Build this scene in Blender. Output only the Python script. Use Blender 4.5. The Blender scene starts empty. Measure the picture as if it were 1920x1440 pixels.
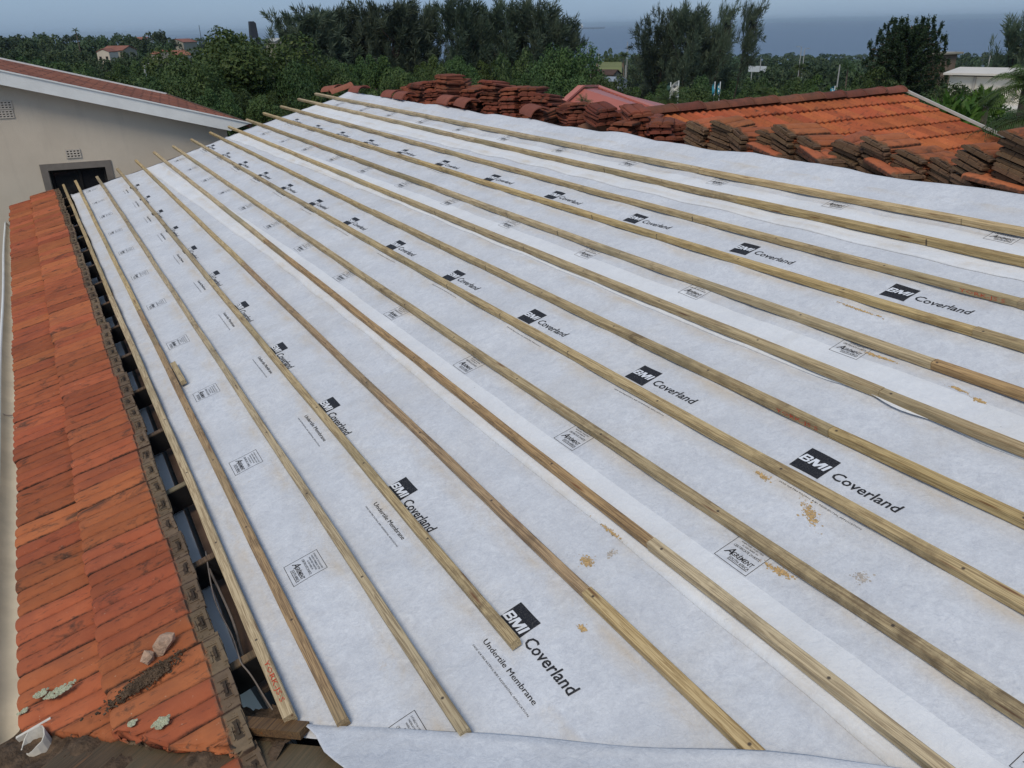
import bpy, bmesh, math, random
import numpy as np
from mathutils import Vector, Matrix
random.seed(7); rng = np.random.default_rng(7)
S = bpy.context.scene
COL = S.collection
PI = math.pi

# ------------------------------------------------------------------ frames
# roof frame: x = v (up the slope), y = u (along the battens, away), z = w (normal)
RW = np.array([[0.96542732, 0., -0.2606724], [0.00254697, 0.99995226, 0.00943296], [0.26065995, -0.00977077, 0.96538123]])
RC = np.array([[0.82927793, -0.50068507, -0.24821881], [-0.45072458, -0.33666408, -0.8267434], [0.33037172, 0.79747837, -0.50485916]])
CAMR = np.array([0.4576333, -1.99899443, 2.2460084]); FPX = 1497.538
SC = (0.13418482, -0.07808379, 0.01390465)
CAM = RW @ CAMR
M3 = Matrix([[float(a) for a in r] for r in RW])
ROOF = M3.to_4x4()

def sag(u):
    x = u / 10
    return SC[0] * x * x + SC[1] * x ** 3 + SC[2] * x ** 4
def surf(u, v):                       # membrane surface height above the rafter line, membrane dips a little between rafters
    return sag(u) - 0.006 * (1 - math.cos(2 * PI * (u - .71) / .78)) * (0.7 + .3 * math.sin(v * 9.7))
def RP(u, v, w=0):
    return Vector(RW @ np.array([v, u, w + sag(u)]))
def wray(px, py):
    return RW @ (RC.T @ np.array([(px - 960) / FPX, (py - 720) / FPX, 1.]))
def at(px, py, d):                    # world point at horizontal distance d along a viewing direction
    r = wray(px, py); return Vector(CAM + r * (d / math.hypot(r[0], r[1])))
def hit(px, py, p0, n):               # point where a viewing direction meets a plane
    r = wray(px, py); n = np.array(n); t = ((np.array(p0) - CAM) @ n) / (r @ n); return Vector(CAM + t * r)
def u_at(px, v, w=0):                 # u of the point on the line (v, w) seen in column px
    lo, hi = -1., 16.
    for _ in range(50):
        m = (lo + hi) / 2
        d = RC @ (np.array([v, m, w]) - CAMR)
        if 960 + FPX * d[0] / d[2] > px: lo = m
        else: hi = m
    return lo
# ------------------------------------------------------------------ helpers
class MB:
    def __init__(s): s.v = []; s.f = []; s.m = []
    def add(s, vs, fs, mi=0):
        o = len(s.v); s.v += [tuple(p) for p in vs]
        for f in fs: s.f.append(tuple(i + o for i in f)); s.m.append(mi)
    def box(s, c, d, R=None, mi=0):
        vs = []
        for x in (-.5, .5):
            for y in (-.5, .5):
                for z in (-.5, .5):
                    p = Vector((x * d[0], y * d[1], z * d[2]))
                    if R is not None: p = R @ p
                    vs.append(p + Vector(c))
        s.add(vs, [(0, 1, 3, 2), (4, 6, 7, 5), (0, 4, 5, 1), (2, 3, 7, 6), (0, 2, 6, 4), (1, 5, 7, 3)], mi)
    def bar(s, a, b, w, h, up=(0, 0, 1), mi=0):
        a = Vector(a); b = Vector(b); d = b - a; L = d.length; d.normalize(); up = Vector(up)
        x = d.cross(up).normalized(); z = x.cross(d)
        s.box((a + b) / 2, (w, L, h), Matrix((x, d, z)).transposed(), mi)
    def tube(s, pts, r, n=6, mi=0, cap=True):
        pts = [Vector(p) for p in pts]; o = len(s.v); N = len(pts)
        rr = r if isinstance(r, (list, tuple)) else [r] * N
        for i, p in enumerate(pts):
            d = (pts[min(i + 1, N - 1)] - pts[max(i - 1, 0)]).normalized()
            a = d.cross(Vector((0, 0, 1)) if abs(d.z) < .9 else Vector((1, 0, 0))).normalized(); b = a.cross(d)
            for k in range(n):
                t = 2 * PI * k / n; s.v.append(tuple(p + (a * math.cos(t) + b * math.sin(t)) * rr[i]))
        for i in range(N - 1):
            for k in range(n):
                s.f.append((o + i * n + k, o + i * n + (k + 1) % n, o + (i + 1) * n + (k + 1) % n, o + (i + 1) * n + k)); s.m.append(mi)
        if cap:
            s.f.append(tuple(o + k for k in range(n))[::-1]); s.m.append(mi)
            s.f.append(tuple(o + (N - 1) * n + k for k in range(n))); s.m.append(mi)
    def prism(s, poly, off, mi=0):
        poly = [Vector(p) for p in poly]; off = Vector(off); n = len(poly)
        s.add(poly + [p + off for p in poly], [tuple(range(n))[::-1], tuple(range(n, 2 * n))] + [(i, (i + 1) % n, n + (i + 1) % n, n + i) for i in range(n)], mi)
    def mesh(s, name, mats, smooth=False, fix=False):
        me = bpy.data.meshes.new(name); me.from_pydata(s.v, [], s.f)
        for m in (mats if isinstance(mats, (list, tuple)) else [mats]): me.materials.append(m)
        me.polygons.foreach_set('material_index', s.m)
        if fix:
            bm = bmesh.new(); bm.from_mesh(me); bmesh.ops.recalc_face_normals(bm, faces=bm.faces); bm.to_mesh(me); bm.free()
        if smooth: me.polygons.foreach_set('use_smooth', [True] * len(me.polygons))
        me.update(); return me
    def build(s, name, mats, parent=None, smooth=False, mat=None, fix=True):
        return link(name, s.mesh(name, mats, smooth, fix), parent, mat)
def link(name, me, parent=None, mat=None):
    o = bpy.data.objects.new(name, me); COL.objects.link(o)
    if parent: o.parent = parent
    if mat is not None: o.matrix_local = mat
    return o
def tag(o, label, cat, group=None, kind=None):
    o['label'] = label; o['category'] = cat
    if group: o['group'] = group
    o['kind'] = kind or 'thing'
    return o
def struct(o):
    o['kind'] = 'structure'; return o
def empty(name, mat=None, loc=None):
    o = bpy.data.objects.new(name, None); COL.objects.link(o); o.empty_display_size = .1
    if mat is not None: o.matrix_world = mat
    if loc is not None: o.location = loc
    return o
def frame(u, v, w=0, yaw=0, extra=None):          # object matrix standing in the roof frame
    m = Matrix.Translation(RP(u, v, w)) @ ROOF @ Matrix.Rotation(yaw, 4, 'Z')
    return m @ extra if extra is not None else m
ORD = ['first', 'second', 'third', 'fourth', 'fifth', 'sixth', 'seventh', 'eighth', 'ninth', 'tenth', 'eleventh', 'twelfth', 'thirteenth', 'fourteenth', 'fifteenth', 'sixteenth', 'seventeenth', 'eighteenth', 'nineteenth', 'twentieth']
def ordinal(i):
    if i < 20: return ORD[i]
    T = ['', '', 'twenty', 'thirty', 'forty', 'fifty', 'sixty']; n = i + 1
    if n % 10 == 0: return T[n // 10].replace('ty', 'tieth')
    return T[n // 10] + '-' + ORD[n % 10 - 1]

# ------------------------------------------------------------------ materials
class NT:
    def __init__(s, name, rough=.8, spec=.3):
        s.mat = bpy.data.materials.new(name); s.mat.use_nodes = True; s.t = s.mat.node_tree; s.n = s.t.nodes
        s.b = s.n['Principled BSDF']; s.b.inputs['Roughness'].default_value = rough; s.b.inputs['Specular IOR Level'].default_value = spec
        s.tc = s.n.new('ShaderNodeTexCoord'); s.obj = s.tc.outputs['Object']; s._oi = None
    def oi(s):
        if not s._oi: s._oi = s.n.new('ShaderNodeObjectInfo')
        return s._oi
    def L(s, a, b): s.t.links.new(a, b)
    def val(s, sock, x):
        if hasattr(x, 'is_output'): s.L(x, sock)
        else:
            if isinstance(x, (tuple, list)) and len(x) == 3 and len(sock.default_value) == 4: x = (*x, 1)
            sock.default_value = x
    def map(s, scale=(1, 1, 1), loc=(0, 0, 0), rot=(0, 0, 0), src=None):
        m = s.n.new('ShaderNodeMapping'); s.L(src or s.obj, m.inputs[0]); s.val(m.inputs['Scale'], scale); s.val(m.inputs['Location'], loc); s.val(m.inputs['Rotation'], rot); return m.outputs[0]
    def noise(s, scale, detail=4, rough=.55, dist=0, src=None, color=False):
        m = s.n.new('ShaderNodeTexNoise'); s.L(src or s.obj, m.inputs['Vector']); m.inputs['Scale'].default_value = scale; m.inputs['Detail'].default_value = detail; m.inputs['Roughness'].default_value = rough; m.inputs['Distortion'].default_value = dist
        return m.outputs['Color' if color else 'Fac']
    def voro(s, scale, src=None, out='Distance', feature='F1'):
        m = s.n.new('ShaderNodeTexVoronoi'); m.feature = feature; s.L(src or s.obj, m.inputs['Vector']); m.inputs['Scale'].default_value = scale; return m.outputs[out]
    def ramp(s, fac, stops):
        m = s.n.new('ShaderNodeValToRGB'); e = m.color_ramp.elements
        while len(e) < len(stops): e.new(.5)
        for k, (p, c) in enumerate(stops):
            e[k].position = p; e[k].color = (c, c, c, 1) if isinstance(c, (int, float)) else (*c, 1)
        s.L(fac, m.inputs[0]); return m.outputs[0]
    def mix(s, fac, a, b, mode='MIX'):
        m = s.n.new('ShaderNodeMix'); m.data_type = 'RGBA'; m.blend_type = mode
        s.val(m.inputs[0], fac); s.val(m.inputs[6], a); s.val(m.inputs[7], b); return m.outputs[2]
    def math(s, op, a, b=0., c=0.):
        m = s.n.new('ShaderNodeMath'); m.operation = op
        s.val(m.inputs[0], a); s.val(m.inputs[1], b); s.val(m.inputs[2], c); return m.outputs[0]
    def sep(s, src=None):
        m = s.n.new('ShaderNodeSeparateXYZ'); s.L(src or s.obj, m.inputs[0]); return m.outputs
    def comb(s, x, y, z):
        m = s.n.new('ShaderNodeCombineXYZ'); s.val(m.inputs[0], x); s.val(m.inputs[1], y); s.val(m.inputs[2], z); return m.outputs[0]
    def off(s, k=37.):                  # object coordinates shifted by a per-object random amount
        r = s.math('MULTIPLY', s.oi().outputs['Random'], k); m = s.n.new('ShaderNodeVectorMath'); m.operation = 'ADD'
        s.L(s.obj, m.inputs[0]); s.L(s.comb(r, r, r), m.inputs[1]); return m.outputs[0]
    def col(s, c): s.val(s.b.inputs['Base Color'], c)
    def bump(s, h, strength=.3, dist=.01):
        m = s.n.new('ShaderNodeBump'); m.inputs['Strength'].default_value = strength; m.inputs['Distance'].default_value = dist; s.L(h, m.inputs['Height']); s.L(m.outputs[0], s.b.inputs['Normal'])

def mat_plain(name, c, rough=.7, var=.25, scale=8., bump=0, spec=.3):
    t = NT(name, rough, spec); n = t.ramp(t.noise(scale, 6, .6), [(.32, 0), (.68, 1)])
    t.col(t.mix(n, tuple(x * (1 - var) for x in c), tuple(min(x * (1 + var), .95) for x in c)))
    if bump: t.bump(t.noise(scale * 3, 4), bump, .01)
    return t.mat
def mat_membrane(name, lo, hi, bands=1.):
    t = NT(name, .75, .25)
    big = t.noise(2.2, 4, .6); n1 = t.noise(16, 7, .68, 1.2); n2 = t.noise(95, 3, .6, .8)
    f = t.math('ADD', t.math('MULTIPLY', n1, .6), t.math('MULTIPLY', n2, .4))
    c = t.mix(t.ramp(f, [(.36, 0), (.64, 1)]), lo, hi)
    c = t.mix(t.math('MULTIPLY', t.ramp(big, [(.4, 0), (.7, 1)]), .4), c, tuple(x * .86 for x in lo))
    tr = t.noise(1.1, 7, .7, .8, src=t.map((.7, 1.5, 1), (2, 5, 0), (0, 0, .4))); c = t.mix(t.math('MULTIPLY', t.ramp(tr, [(.52, 0), (.72, 1)]), .28), c, (.50, .46, .40))
    # pale fibres
    fib = t.noise(7, 6, .75, 6.)
    c = t.mix(t.math('MULTIPLY', t.ramp(fib, [(.485, 0), (.5, 1), (.515, 0)]), .28), c, (.86, .88, .9))
    # tea-coloured run-off stains gathering on the lower side of every batten
    xyz = t.sep(); v = xyz[0]
    ph = t.math('FRACT', t.math('DIVIDE', t.math('ADD', v, .005), .3265))
    band = t.ramp(ph, [(.0, 0), (.66, 0), (.92, 1), (1., 0)])
    st = t.noise(3.1, 8, .7, .4, src=t.map((1.6, .8, 1)))
    stm = t.math('MULTIPLY', t.ramp(st, [(.44, 0), (.66, 1)]), band)
    c = t.mix(t.math('MULTIPLY', stm, .48 * bands), c, (.56, .44, .28))
    sp = t.noise(5, 8, .75, .3, src=t.map((1, 1, 1), (3, 9, 2)))
    c = t.mix(t.math('MULTIPLY', t.ramp(sp, [(.66, 0), (.74, 1)]), .45), c, (.55, .42, .27))
    # scuffs and specks
    dk = t.noise(38, 6, .7, 0, src=t.map((1, .35, 1), (5, 1, 0), (0, 0, .6)))
    c = t.mix(t.math('MULTIPLY', t.ramp(dk, [(.69, 0), (.75, 1)]), .6), c, (.2, .17, .14))
    t.col(c)
    t.bump(t.math('ADD', t.noise(26, 5, .6, 1.), t.math('MULTIPLY', t.noise(5, 3), 1.2)), .4, .012)
    return t.mat
def mat_wood(name, a, b, dk, mottle=1.):
    t = NT(name, .7, .3); o = t.off(53.)
    g1 = t.noise(1., 5, .6, .6, src=t.map((75, 1.6, 75), src=o)); g2 = t.noise(1., 3, .5, 1.5, src=t.map((170, 4, 170), src=o))
    c = t.mix(t.ramp(g1, [(.3, 0), (.68, 1)]), b, a)
    c = t.mix(t.math('MULTIPLY', t.ramp(g2, [(.46, 0), (.58, 1)]), .8), c, dk)
    bl = t.noise(1.3, 6, .7, .6, src=o); bl2 = t.noise(14, 6, .7, 0, src=o)
    m = t.math('MULTIPLY', t.ramp(bl, [(.5, 0), (.68, 1)]), t.ramp(bl2, [(.4, 0), (.62, 1)]))
    c = t.mix(t.math('MULTIPLY', m, .75 * mottle), c, (.10, .065, .035))
    kn = t.voro(1.0, src=t.map((22, 2.3, 22), src=o))
    c = t.mix(t.ramp(kn, [(.06, .9), (.16, 0)]), c, (.16, .07, .03))
    gr = t.noise(.8, 3, .5, 0, src=t.map((1, 1, 1), (7, 3, 1), src=o))
    c = t.mix(t.math('MULTIPLY', t.ramp(gr, [(.52, 0), (.7, 1)]), .5), c, (.22, .2, .12))
    at_ = t.n.new('ShaderNodeAttribute'); at_.attribute_type = 'OBJECT'; at_.attribute_name = 'start_along_roof'     # nail heads where a batten crosses a rafter
    xyz = t.sep(); yy = t.math('FRACT', t.math('DIVIDE', t.math('ADD', t.math('SUBTRACT', t.math('ADD', xyz[1], at_.outputs['Fac']), .71), 39.39), .78))
    dy = t.math('MULTIPLY', t.math('SUBTRACT', yy, .5), .78); nr_ = t.math('SQRT', t.math('ADD', t.math('MULTIPLY', dy, dy), t.math('MULTIPLY', xyz[0], xyz[0])))
    c = t.mix(t.ramp(nr_, [(.0045, .9), (.007, 0)]), c, (.045, .035, .03))
    r = t.oi().outputs['Random']
    hs = t.n.new('ShaderNodeHueSaturation'); t.L(c, hs.inputs['Color']); t.L(t.math('MULTIPLY_ADD', r, .32, .88), hs.inputs['Value'])
    t.L(t.math('MULTIPLY_ADD', t.math('FRACT', t.math('MULTIPLY', r, 7.3)), .25, .85), hs.inputs['Saturation'])
    t.col(hs.outputs[0]); t.bump(t.math('ADD', g1, g2), .35, .004); return t.mat
def mat_tile(name, a, b, c2, head=True, dirt=.5, island=False, joints=False, ribs=None, hcol=((.235, .165, .105), (.10, .07, .045))):
    t = NT(name, .85, .2); o = t.off(71.); r = t.oi().outputs['Random']
    if island: r = t.n.new('ShaderNodeNewGeometry').outputs['Random Per Island']
    n = t.noise(7, 6, .65, .3, src=o); n2 = t.noise(1., 5, .6, .3, src=t.map((12, 30, 12), src=o))
    c = t.mix(t.ramp(n, [(.3, 0), (.7, 1)]), a, b)
    c = t.mix(t.math('MULTIPLY', t.ramp(n2, [(.5, 0), (.75, 1)]), .3), c, c2)
    bt = t.noise(2.2, 5, .6, .5, src=o); c = t.mix(t.math('MULTIPLY', t.ramp(bt, [(.5, 0), (.68, 1)]), .45), c, c2)
    # soot, algae
    d = t.noise(4.5, 8, .72, .6, src=t.map((1, 1.7, 1), src=o))
    c = t.mix(t.math('MULTIPLY', t.ramp(d, [(.56, 0), (.66, 1)]), dirt), c, (.055, .04, .03))
    d2 = t.noise(26, 6, .7, 0, src=t.map((.5, 2.2, 1), src=o))
    c = t.mix(t.math('MULTIPLY', t.ramp(d2, [(.575, 0), (.68, 1)]), dirt * .9), c, (.06, .045, .035))
    pal = t.noise(60, 4, .6, 0, src=o)
    c = t.mix(t.math('MULTIPLY', t.ramp(pal, [(.68, 0), (.75, 1)]), .5), c, (.62, .42, .28))
    if ribs:  # groove shade between the rolls, painted into the colour
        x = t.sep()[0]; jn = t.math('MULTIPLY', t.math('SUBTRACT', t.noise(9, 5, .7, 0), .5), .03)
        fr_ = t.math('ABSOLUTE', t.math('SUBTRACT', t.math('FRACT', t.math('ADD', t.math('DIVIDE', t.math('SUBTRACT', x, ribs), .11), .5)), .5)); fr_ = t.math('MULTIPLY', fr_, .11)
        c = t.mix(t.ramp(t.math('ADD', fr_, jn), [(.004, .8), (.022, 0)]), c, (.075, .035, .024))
    if head:
        x = t.sep()[0]; e = t.math('ADD', x, t.math('MULTIPLY', t.math('SUBTRACT', t.noise(22, 5, .7, 0, src=o), .5), .05))
        hc = t.mix(t.noise(30, 5, .6, 0, src=o), *hcol)
        c = t.mix(t.ramp(e, [(.366, 0), (.386, 1)]), c, hc)
        sx = t.math('LESS_THAN', t.math('ABSOLUTE', t.math('SUBTRACT', e, .417)), .011); sy = t.math('LESS_THAN', t.math('ABSOLUTE', t.math('SUBTRACT', t.sep()[1], .110)), .048)
        c = t.mix(t.math('MULTIPLY', t.math('MULTIPLY', sx, sy), .8), c, (.035, .026, .02))  # shade of the recessed slot, painted as a dark rectangle
    if joints:                          # crevice shade painted as dark lines along the joints and the middle valley
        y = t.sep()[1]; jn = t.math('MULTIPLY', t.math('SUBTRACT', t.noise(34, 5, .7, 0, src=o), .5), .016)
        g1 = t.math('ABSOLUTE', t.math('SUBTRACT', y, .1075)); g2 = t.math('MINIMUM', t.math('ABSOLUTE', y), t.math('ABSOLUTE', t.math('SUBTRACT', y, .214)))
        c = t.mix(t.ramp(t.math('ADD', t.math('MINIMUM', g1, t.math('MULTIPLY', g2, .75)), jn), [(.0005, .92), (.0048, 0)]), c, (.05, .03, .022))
    hs = t.n.new('ShaderNodeHueSaturation'); t.L(c, hs.inputs['Color']); t.L(t.math('MULTIPLY_ADD', r, .42, .74), hs.inputs['Value'])
    t.L(t.math('MULTIPLY_ADD', t.math('FRACT', t.math('MULTIPLY', r, 5.1)), .012, .494), hs.inputs['Hue'])
    t.col(hs.outputs[0]); t.bump(t.math('ADD', n2, t.noise(70, 4, .6, 0, src=o)), .4, .004); return t.mat
def mat_leaf(name, a, b, c2, scale=.5, rough=.6):
    t = NT(name, rough, .25); r = t.oi().outputs['Random']
    n = t.noise(scale, 3, .6); n2 = t.noise(scale * 9, 2, .6)
    c = t.mix(t.ramp(n, [(.35, 0), (.65, 1)]), a, b); c = t.mix(t.ramp(n2, [(.5, 0), (.72, 1)]), c, c2)
    hs = t.n.new('ShaderNodeHueSaturation'); t.L(c, hs.inputs['Color']); t.L(t.math('MULTIPLY_ADD', r, .6, .7), hs.inputs['Value'])
    t.L(t.math('MULTIPLY_ADD', t.math('FRACT', t.math('MULTIPLY', r, 9.7)), .035, .483), hs.inputs['Hue'])
    t.col(hs.outputs[0]); tl = t.n.new('ShaderNodeBsdfTranslucent'); t.L(hs.outputs[0], tl.inputs['Color']); mx = t.n.new('ShaderNodeMixShader'); mx.inputs[0].default_value = .22
    t.L(t.b.outputs[0], mx.inputs[1]); t.L(tl.outputs[0], mx.inputs[2]); t.L(mx.outputs[0], t.n['Material Output'].inputs['Surface']); return t.mat

m_mem = mat_membrane('membrane_white', (.53, .545, .585), (.70, .715, .745))
m_lap = mat_membrane('membrane_double_layer', (.69, .70, .725), (.775, .785, .80))
def mk_ink():
    t = NT('black_ink', .6, .3); n = t.noise(260, 2, .6)
    t.col(t.mix(t.ramp(n, [(.5, 0), (.72, 1)]), (.012, .012, .016), (.09, .085, .08))); return t.mat
m_ink = mk_ink(); m_flap = mat_membrane('flap_white', (.52, .535, .575), (.69, .705, .735), 0.)
m_inkw = mat_plain('unprinted_white', (.72, .74, .78), .75, .06, 40)
m_wood = mat_wood('pine_batten', (.57, .44, .24), (.46, .34, .175), (.23, .155, .075))
m_wood_pale = mat_wood('pale_pine', (.60, .46, .26), (.49, .36, .19), (.26, .17, .08), .5)
m_wood_brown = mat_wood('brown_pine', (.45, .30, .15), (.34, .215, .105), (.14, .085, .045), 1.3)
m_oldwood = mat_wood('old_rafter_timber', (.16, .10, .055), (.10, .06, .035), (.04, .025, .015))
m_black = mat_plain('black_treated_timber', (.012, .011, .012), .8, .3, 12)
m_redink = mat_plain('red_stencil_ink', (.55, .05, .02), .7, .2, 60)
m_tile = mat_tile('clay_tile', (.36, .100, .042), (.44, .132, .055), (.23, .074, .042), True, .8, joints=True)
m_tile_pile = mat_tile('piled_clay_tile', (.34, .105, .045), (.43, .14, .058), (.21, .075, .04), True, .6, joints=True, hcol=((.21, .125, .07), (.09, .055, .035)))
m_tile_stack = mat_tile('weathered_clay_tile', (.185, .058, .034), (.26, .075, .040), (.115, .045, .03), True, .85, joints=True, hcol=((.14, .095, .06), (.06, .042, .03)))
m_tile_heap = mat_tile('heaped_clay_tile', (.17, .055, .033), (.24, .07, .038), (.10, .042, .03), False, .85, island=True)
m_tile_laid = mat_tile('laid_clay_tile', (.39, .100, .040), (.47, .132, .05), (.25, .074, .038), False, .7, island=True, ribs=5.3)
m_ridge = mat_tile('ridge_tile_clay', (.25, .085, .058), (.30, .105, .07), (.18, .06, .042), False, .45)
m_ridge_old = mat_tile('mossy_ridge_capping', (.16, .06, .04), (.25, .085, .05), (.08, .05, .03), False, .9)
m_white = mat_plain('white_paint', (.74, .75, .74), .5, .06, 3)
m_beige = mat_plain('beige_gutter_paint', (.55, .48, .37), .6, .12, 5)
def mk_wall():
    t = NT('beige_render', .9, .15); n = t.ramp(t.noise(1.3, 7, .65), [(.3, 0), (.7, 1)]); st = t.noise(1., 6, .7, .3, src=t.map((5, 5, .5)))
    c = t.mix(n, (.58, .50, .405), (.66, .575, .47)); c = t.mix(t.math('MULTIPLY', t.ramp(st, [(.55, 0), (.75, 1)]), .22), c, (.36, .31, .26)); t.col(c); t.bump(t.noise(60, 4), .25, .01); return t.mat
m_wall = mk_wall()
m_wall_old = mat_plain('beige_render', (.60, .535, .465), .9, .06, 1.6, .15)
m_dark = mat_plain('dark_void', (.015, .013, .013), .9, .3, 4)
m_soil = mat_plain('brown_mud', (.10, .065, .04), .95, .5, 30, .8)
m_green_ground = None

# ------------------------------------------------------------------ world, sun, camera
sun_el, sun_az = math.radians(52), math.radians(232)      # azimuth clockwise from +Y
w = bpy.data.worlds.new('World'); S.world = w; w.use_nodes = True
wn = w.node_tree.nodes; wl = w.node_tree.links; bg = wn['Background']
sky = wn.new('ShaderNodeTexSky'); sky.sky_type = 'NISHITA'; sky.sun_disc = False; sky.sun_elevation = sun_el; sky.sun_rotation = sun_az
sky.altitude = 40; sky.air_density = 1.0; sky.dust_density = 1.0; sky.ozone_density = 2.0
hsn = wn.new('ShaderNodeHueSaturation'); hsn.inputs['Saturation'].default_value = .62
tint = wn.new('ShaderNodeMix'); tint.data_type = 'RGBA'; tint.blend_type = 'MULTIPLY'; tint.inputs[0].default_value = 1; tint.inputs[7].default_value = (.72, .86, 1.05, 1)
wl.new(sky.outputs[0], hsn.inputs['Color']); wl.new(hsn.outputs[0], tint.inputs[6]); 
cloud = wn.new('ShaderNodeMix'); cloud.data_type = 'RGBA'; cloud.inputs[0].default_value = .68; cloud.inputs[7].default_value = (1.80, 2.68, 4.0, 1)   # thin even overcast
cn = wn.new('ShaderNodeTexNoise'); cn.inputs['Scale'].default_value = 3.5; cn.inputs['Detail'].default_value = 5; cr = wn.new('ShaderNodeMapRange'); cr.inputs[1].default_value = .3; cr.inputs[2].default_value = .7; cr.inputs[3].default_value = .56; cr.inputs[4].default_value = .80
wl.new(cn.outputs[0], cr.inputs[0]); wl.new(cr.outputs[0], cloud.inputs[0])
wl.new(tint.outputs[2], cloud.inputs[6]); wl.new(cloud.outputs[2], bg.inputs['Color']); bg.inputs['Strength'].default_value = .12
sl = bpy.data.lights.new('sun', 'SUN'); sl.energy = 1.85; sl.angle = math.radians(26); sl.color = (1, .885, .71)
so = bpy.data.objects.new('sun', sl); COL.objects.link(so)
sd = Vector((math.sin(sun_az) * math.cos(sun_el), math.cos(sun_az) * math.cos(sun_el), math.sin(sun_el)))
so.rotation_euler = sd.to_track_quat('Z', 'Y').to_euler(); so.location = sd * 50
S.view_settings.view_transform = 'Standard'; S.view_settings.look = 'None'; S.view_settings.gamma = 1; S.view_settings.exposure = .12
cd = bpy.data.cameras.new('camera'); cam = bpy.data.objects.new('camera', cd); COL.objects.link(cam); S.camera = cam
cd.sensor_width = 36; cd.lens = FPX / 1920 * 36; cd.clip_start = .05; cd.clip_end = 60000
Rw = RC @ RW.T
cam.matrix_world = Matrix.Translation(Vector(CAM)) @ Matrix([[Rw[0][i], -Rw[1][i], -Rw[2][i]] for i in range(3)]).to_4x4()
S.cycles.max_bounces = 6; S.cycles.diffuse_bounces = 3; S.cycles.transparent_max_bounces = 4

# ================================================================== THE ROOF
def valley_u(v): return .44 - 1.03 * v
U1 = 12.42                                            # membrane end at the far gable
RU = [.71 + .78 * k for k in range(-8, 16)]
# ---- house
house = empty('house', ROOF)
tag(house, 'house with its tiled roof half stripped, rafters showing along the eaves', 'house')
for u in RU:
    if u < .5: continue
    mb = MB(); h = sag(u)
    for k in range(8):                                # rafter follows nothing along v: one straight timber
        pass
    mb.box((2.16, u, h - .075), (5.78, .045, .125), None, 1)
    mb.box((2.16, u, h - .0095), (5.78, .042, .006), None, 0)
    mb.build('rafter', [m_oldwood, m_black], house)
for u in RU:
    if u >= .5: continue
    v0 = (.44 - u) / 1.03 + .05
    if v0 > 4.9: continue
    mb = MB(); mb.box(((v0 + 5.05) / 2, u, sag(u) - .07), (5.05 - v0, .045, .125)); mb.build('rafter', m_oldwood, house)
# wall under the eaves, boarded eaves, dark loft
mb = MB()
mb.box((-.01, 7.1, -.52), (.20, 12.8, .75), None, 0)
mb.build('wall', m_white, house)
mb = MB(); mb.box((.22, 7.1, -.20), (.22, 12.8, .02)); mb.build('ceiling_board', mat_plain('brown_ceiling_board', (.17, .11, .08), .7, .3, 6), house)
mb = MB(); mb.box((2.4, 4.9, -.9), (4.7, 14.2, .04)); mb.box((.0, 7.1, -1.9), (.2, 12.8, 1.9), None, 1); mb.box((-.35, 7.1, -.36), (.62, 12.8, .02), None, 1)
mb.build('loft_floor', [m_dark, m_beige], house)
mb = MB(); mb.box((-.68, 7.1, -.12), (.025, 12.1, .17)); mb.build('fascia', m_oldwood, house)
# far gable wall and outer walls down to the ground
mbw = MB()
for (a, b, c, d) in (((-.05, 13.0), (5.05, 13.0), 0, 0),):
    p = [RP(12.1, -.1, -.15), RP(12.1, 5.05, -.15), RP(12.1, 5.05, -.15) + Vector((5.3, 0, -1.3)), RP(12.1, 5.05, -.15) + Vector((5.3, 0, -4.6)), RP(12.1, -.1, -.15) + Vector((0, 0, -3.1))]
    mbw.prism(p, (0, .2, 0))
p0 = RP(1.1, -.1, -.45); p1 = RP(13., -.1, -.45)
mbw.prism([p0, p1, p1 + Vector((0, 0, -2.6)), p0 + Vector((0, 0, -2.6))], (.2, 0, 0))
ow = mbw.build('wall', m_wall); ow.parent = house; ow.matrix_parent_inverse = ROOF.inverted()
# gutter (half round) along the eaves
mb = MB(); gv, gw, gr = -.787, -.045, .075
for s in range(60):
    pass
prof = [(gv + gr * math.cos(PI + PI * k / 8) , gw + gr * 1.05 * math.sin(PI + PI * k / 8)) for k in range(9)]
prof = [(gv - gr - .024, gw - .03), (gv - gr - .024, gw + .012), (gv - gr - .004, gw + .016)] + prof + [(gv + gr, gw + .02)]
N = 40; vs = []; fs = []; mi = []
for i in range(N + 1):
    u = 1.12 + (13.1 - 1.12) * i / N
    for (a, b) in prof: vs.append((a, u, b + .01 * math.sin(u * 1.3)))
n = len(prof)
for i in range(N):
    for k in range(n - 1): fs.append((i * n + k, i * n + k + 1, (i + 1) * n + k + 1, (i + 1) * n + k)); mi.append(0 if k > 2 else 1)
mb.v = vs; mb.f = fs; mb.m = mi
gut = mb.build('gutter', [m_beige, m_white], house, smooth=True, fix=False)
sm = gut.modifiers.new('t', 'SOLIDIFY'); sm.thickness = .003
mb = MB()                                             # broken pvc outlet at the valley end of the gutter
for k in range(14):
    for j in range(3):
        q = lambda kk, jj, r: (-.655 + r * math.cos(kk * PI / 7), .87 + .9 * r * math.sin(kk * PI / 7) - .05 * (jj / 3) , .055 - .06 * jj + (.004 * math.sin(kk * 1.9) + .018 * math.sin(kk * PI / 7 + 1) if jj == 0 else 0))
        mb.add([q(k, j, .052), q(k + 1, j, .052), q(k + 1, j + 1, .052), q(k, j + 1, .052)], [(0, 1, 2, 3)]); mb.add([q(k, j, .047), q(k + 1, j, .047), q(k + 1, j + 1, .047), q(k, j + 1, .047)], [(3, 2, 1, 0)])
    mb.add([q(k, 0, .052), q(k + 1, 0, .052), q(k + 1, 0, .047), q(k, 0, .047)], [(0, 1, 2, 3)])
mb.box((-.655, .94, .0), (.13, .012, .10))
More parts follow.
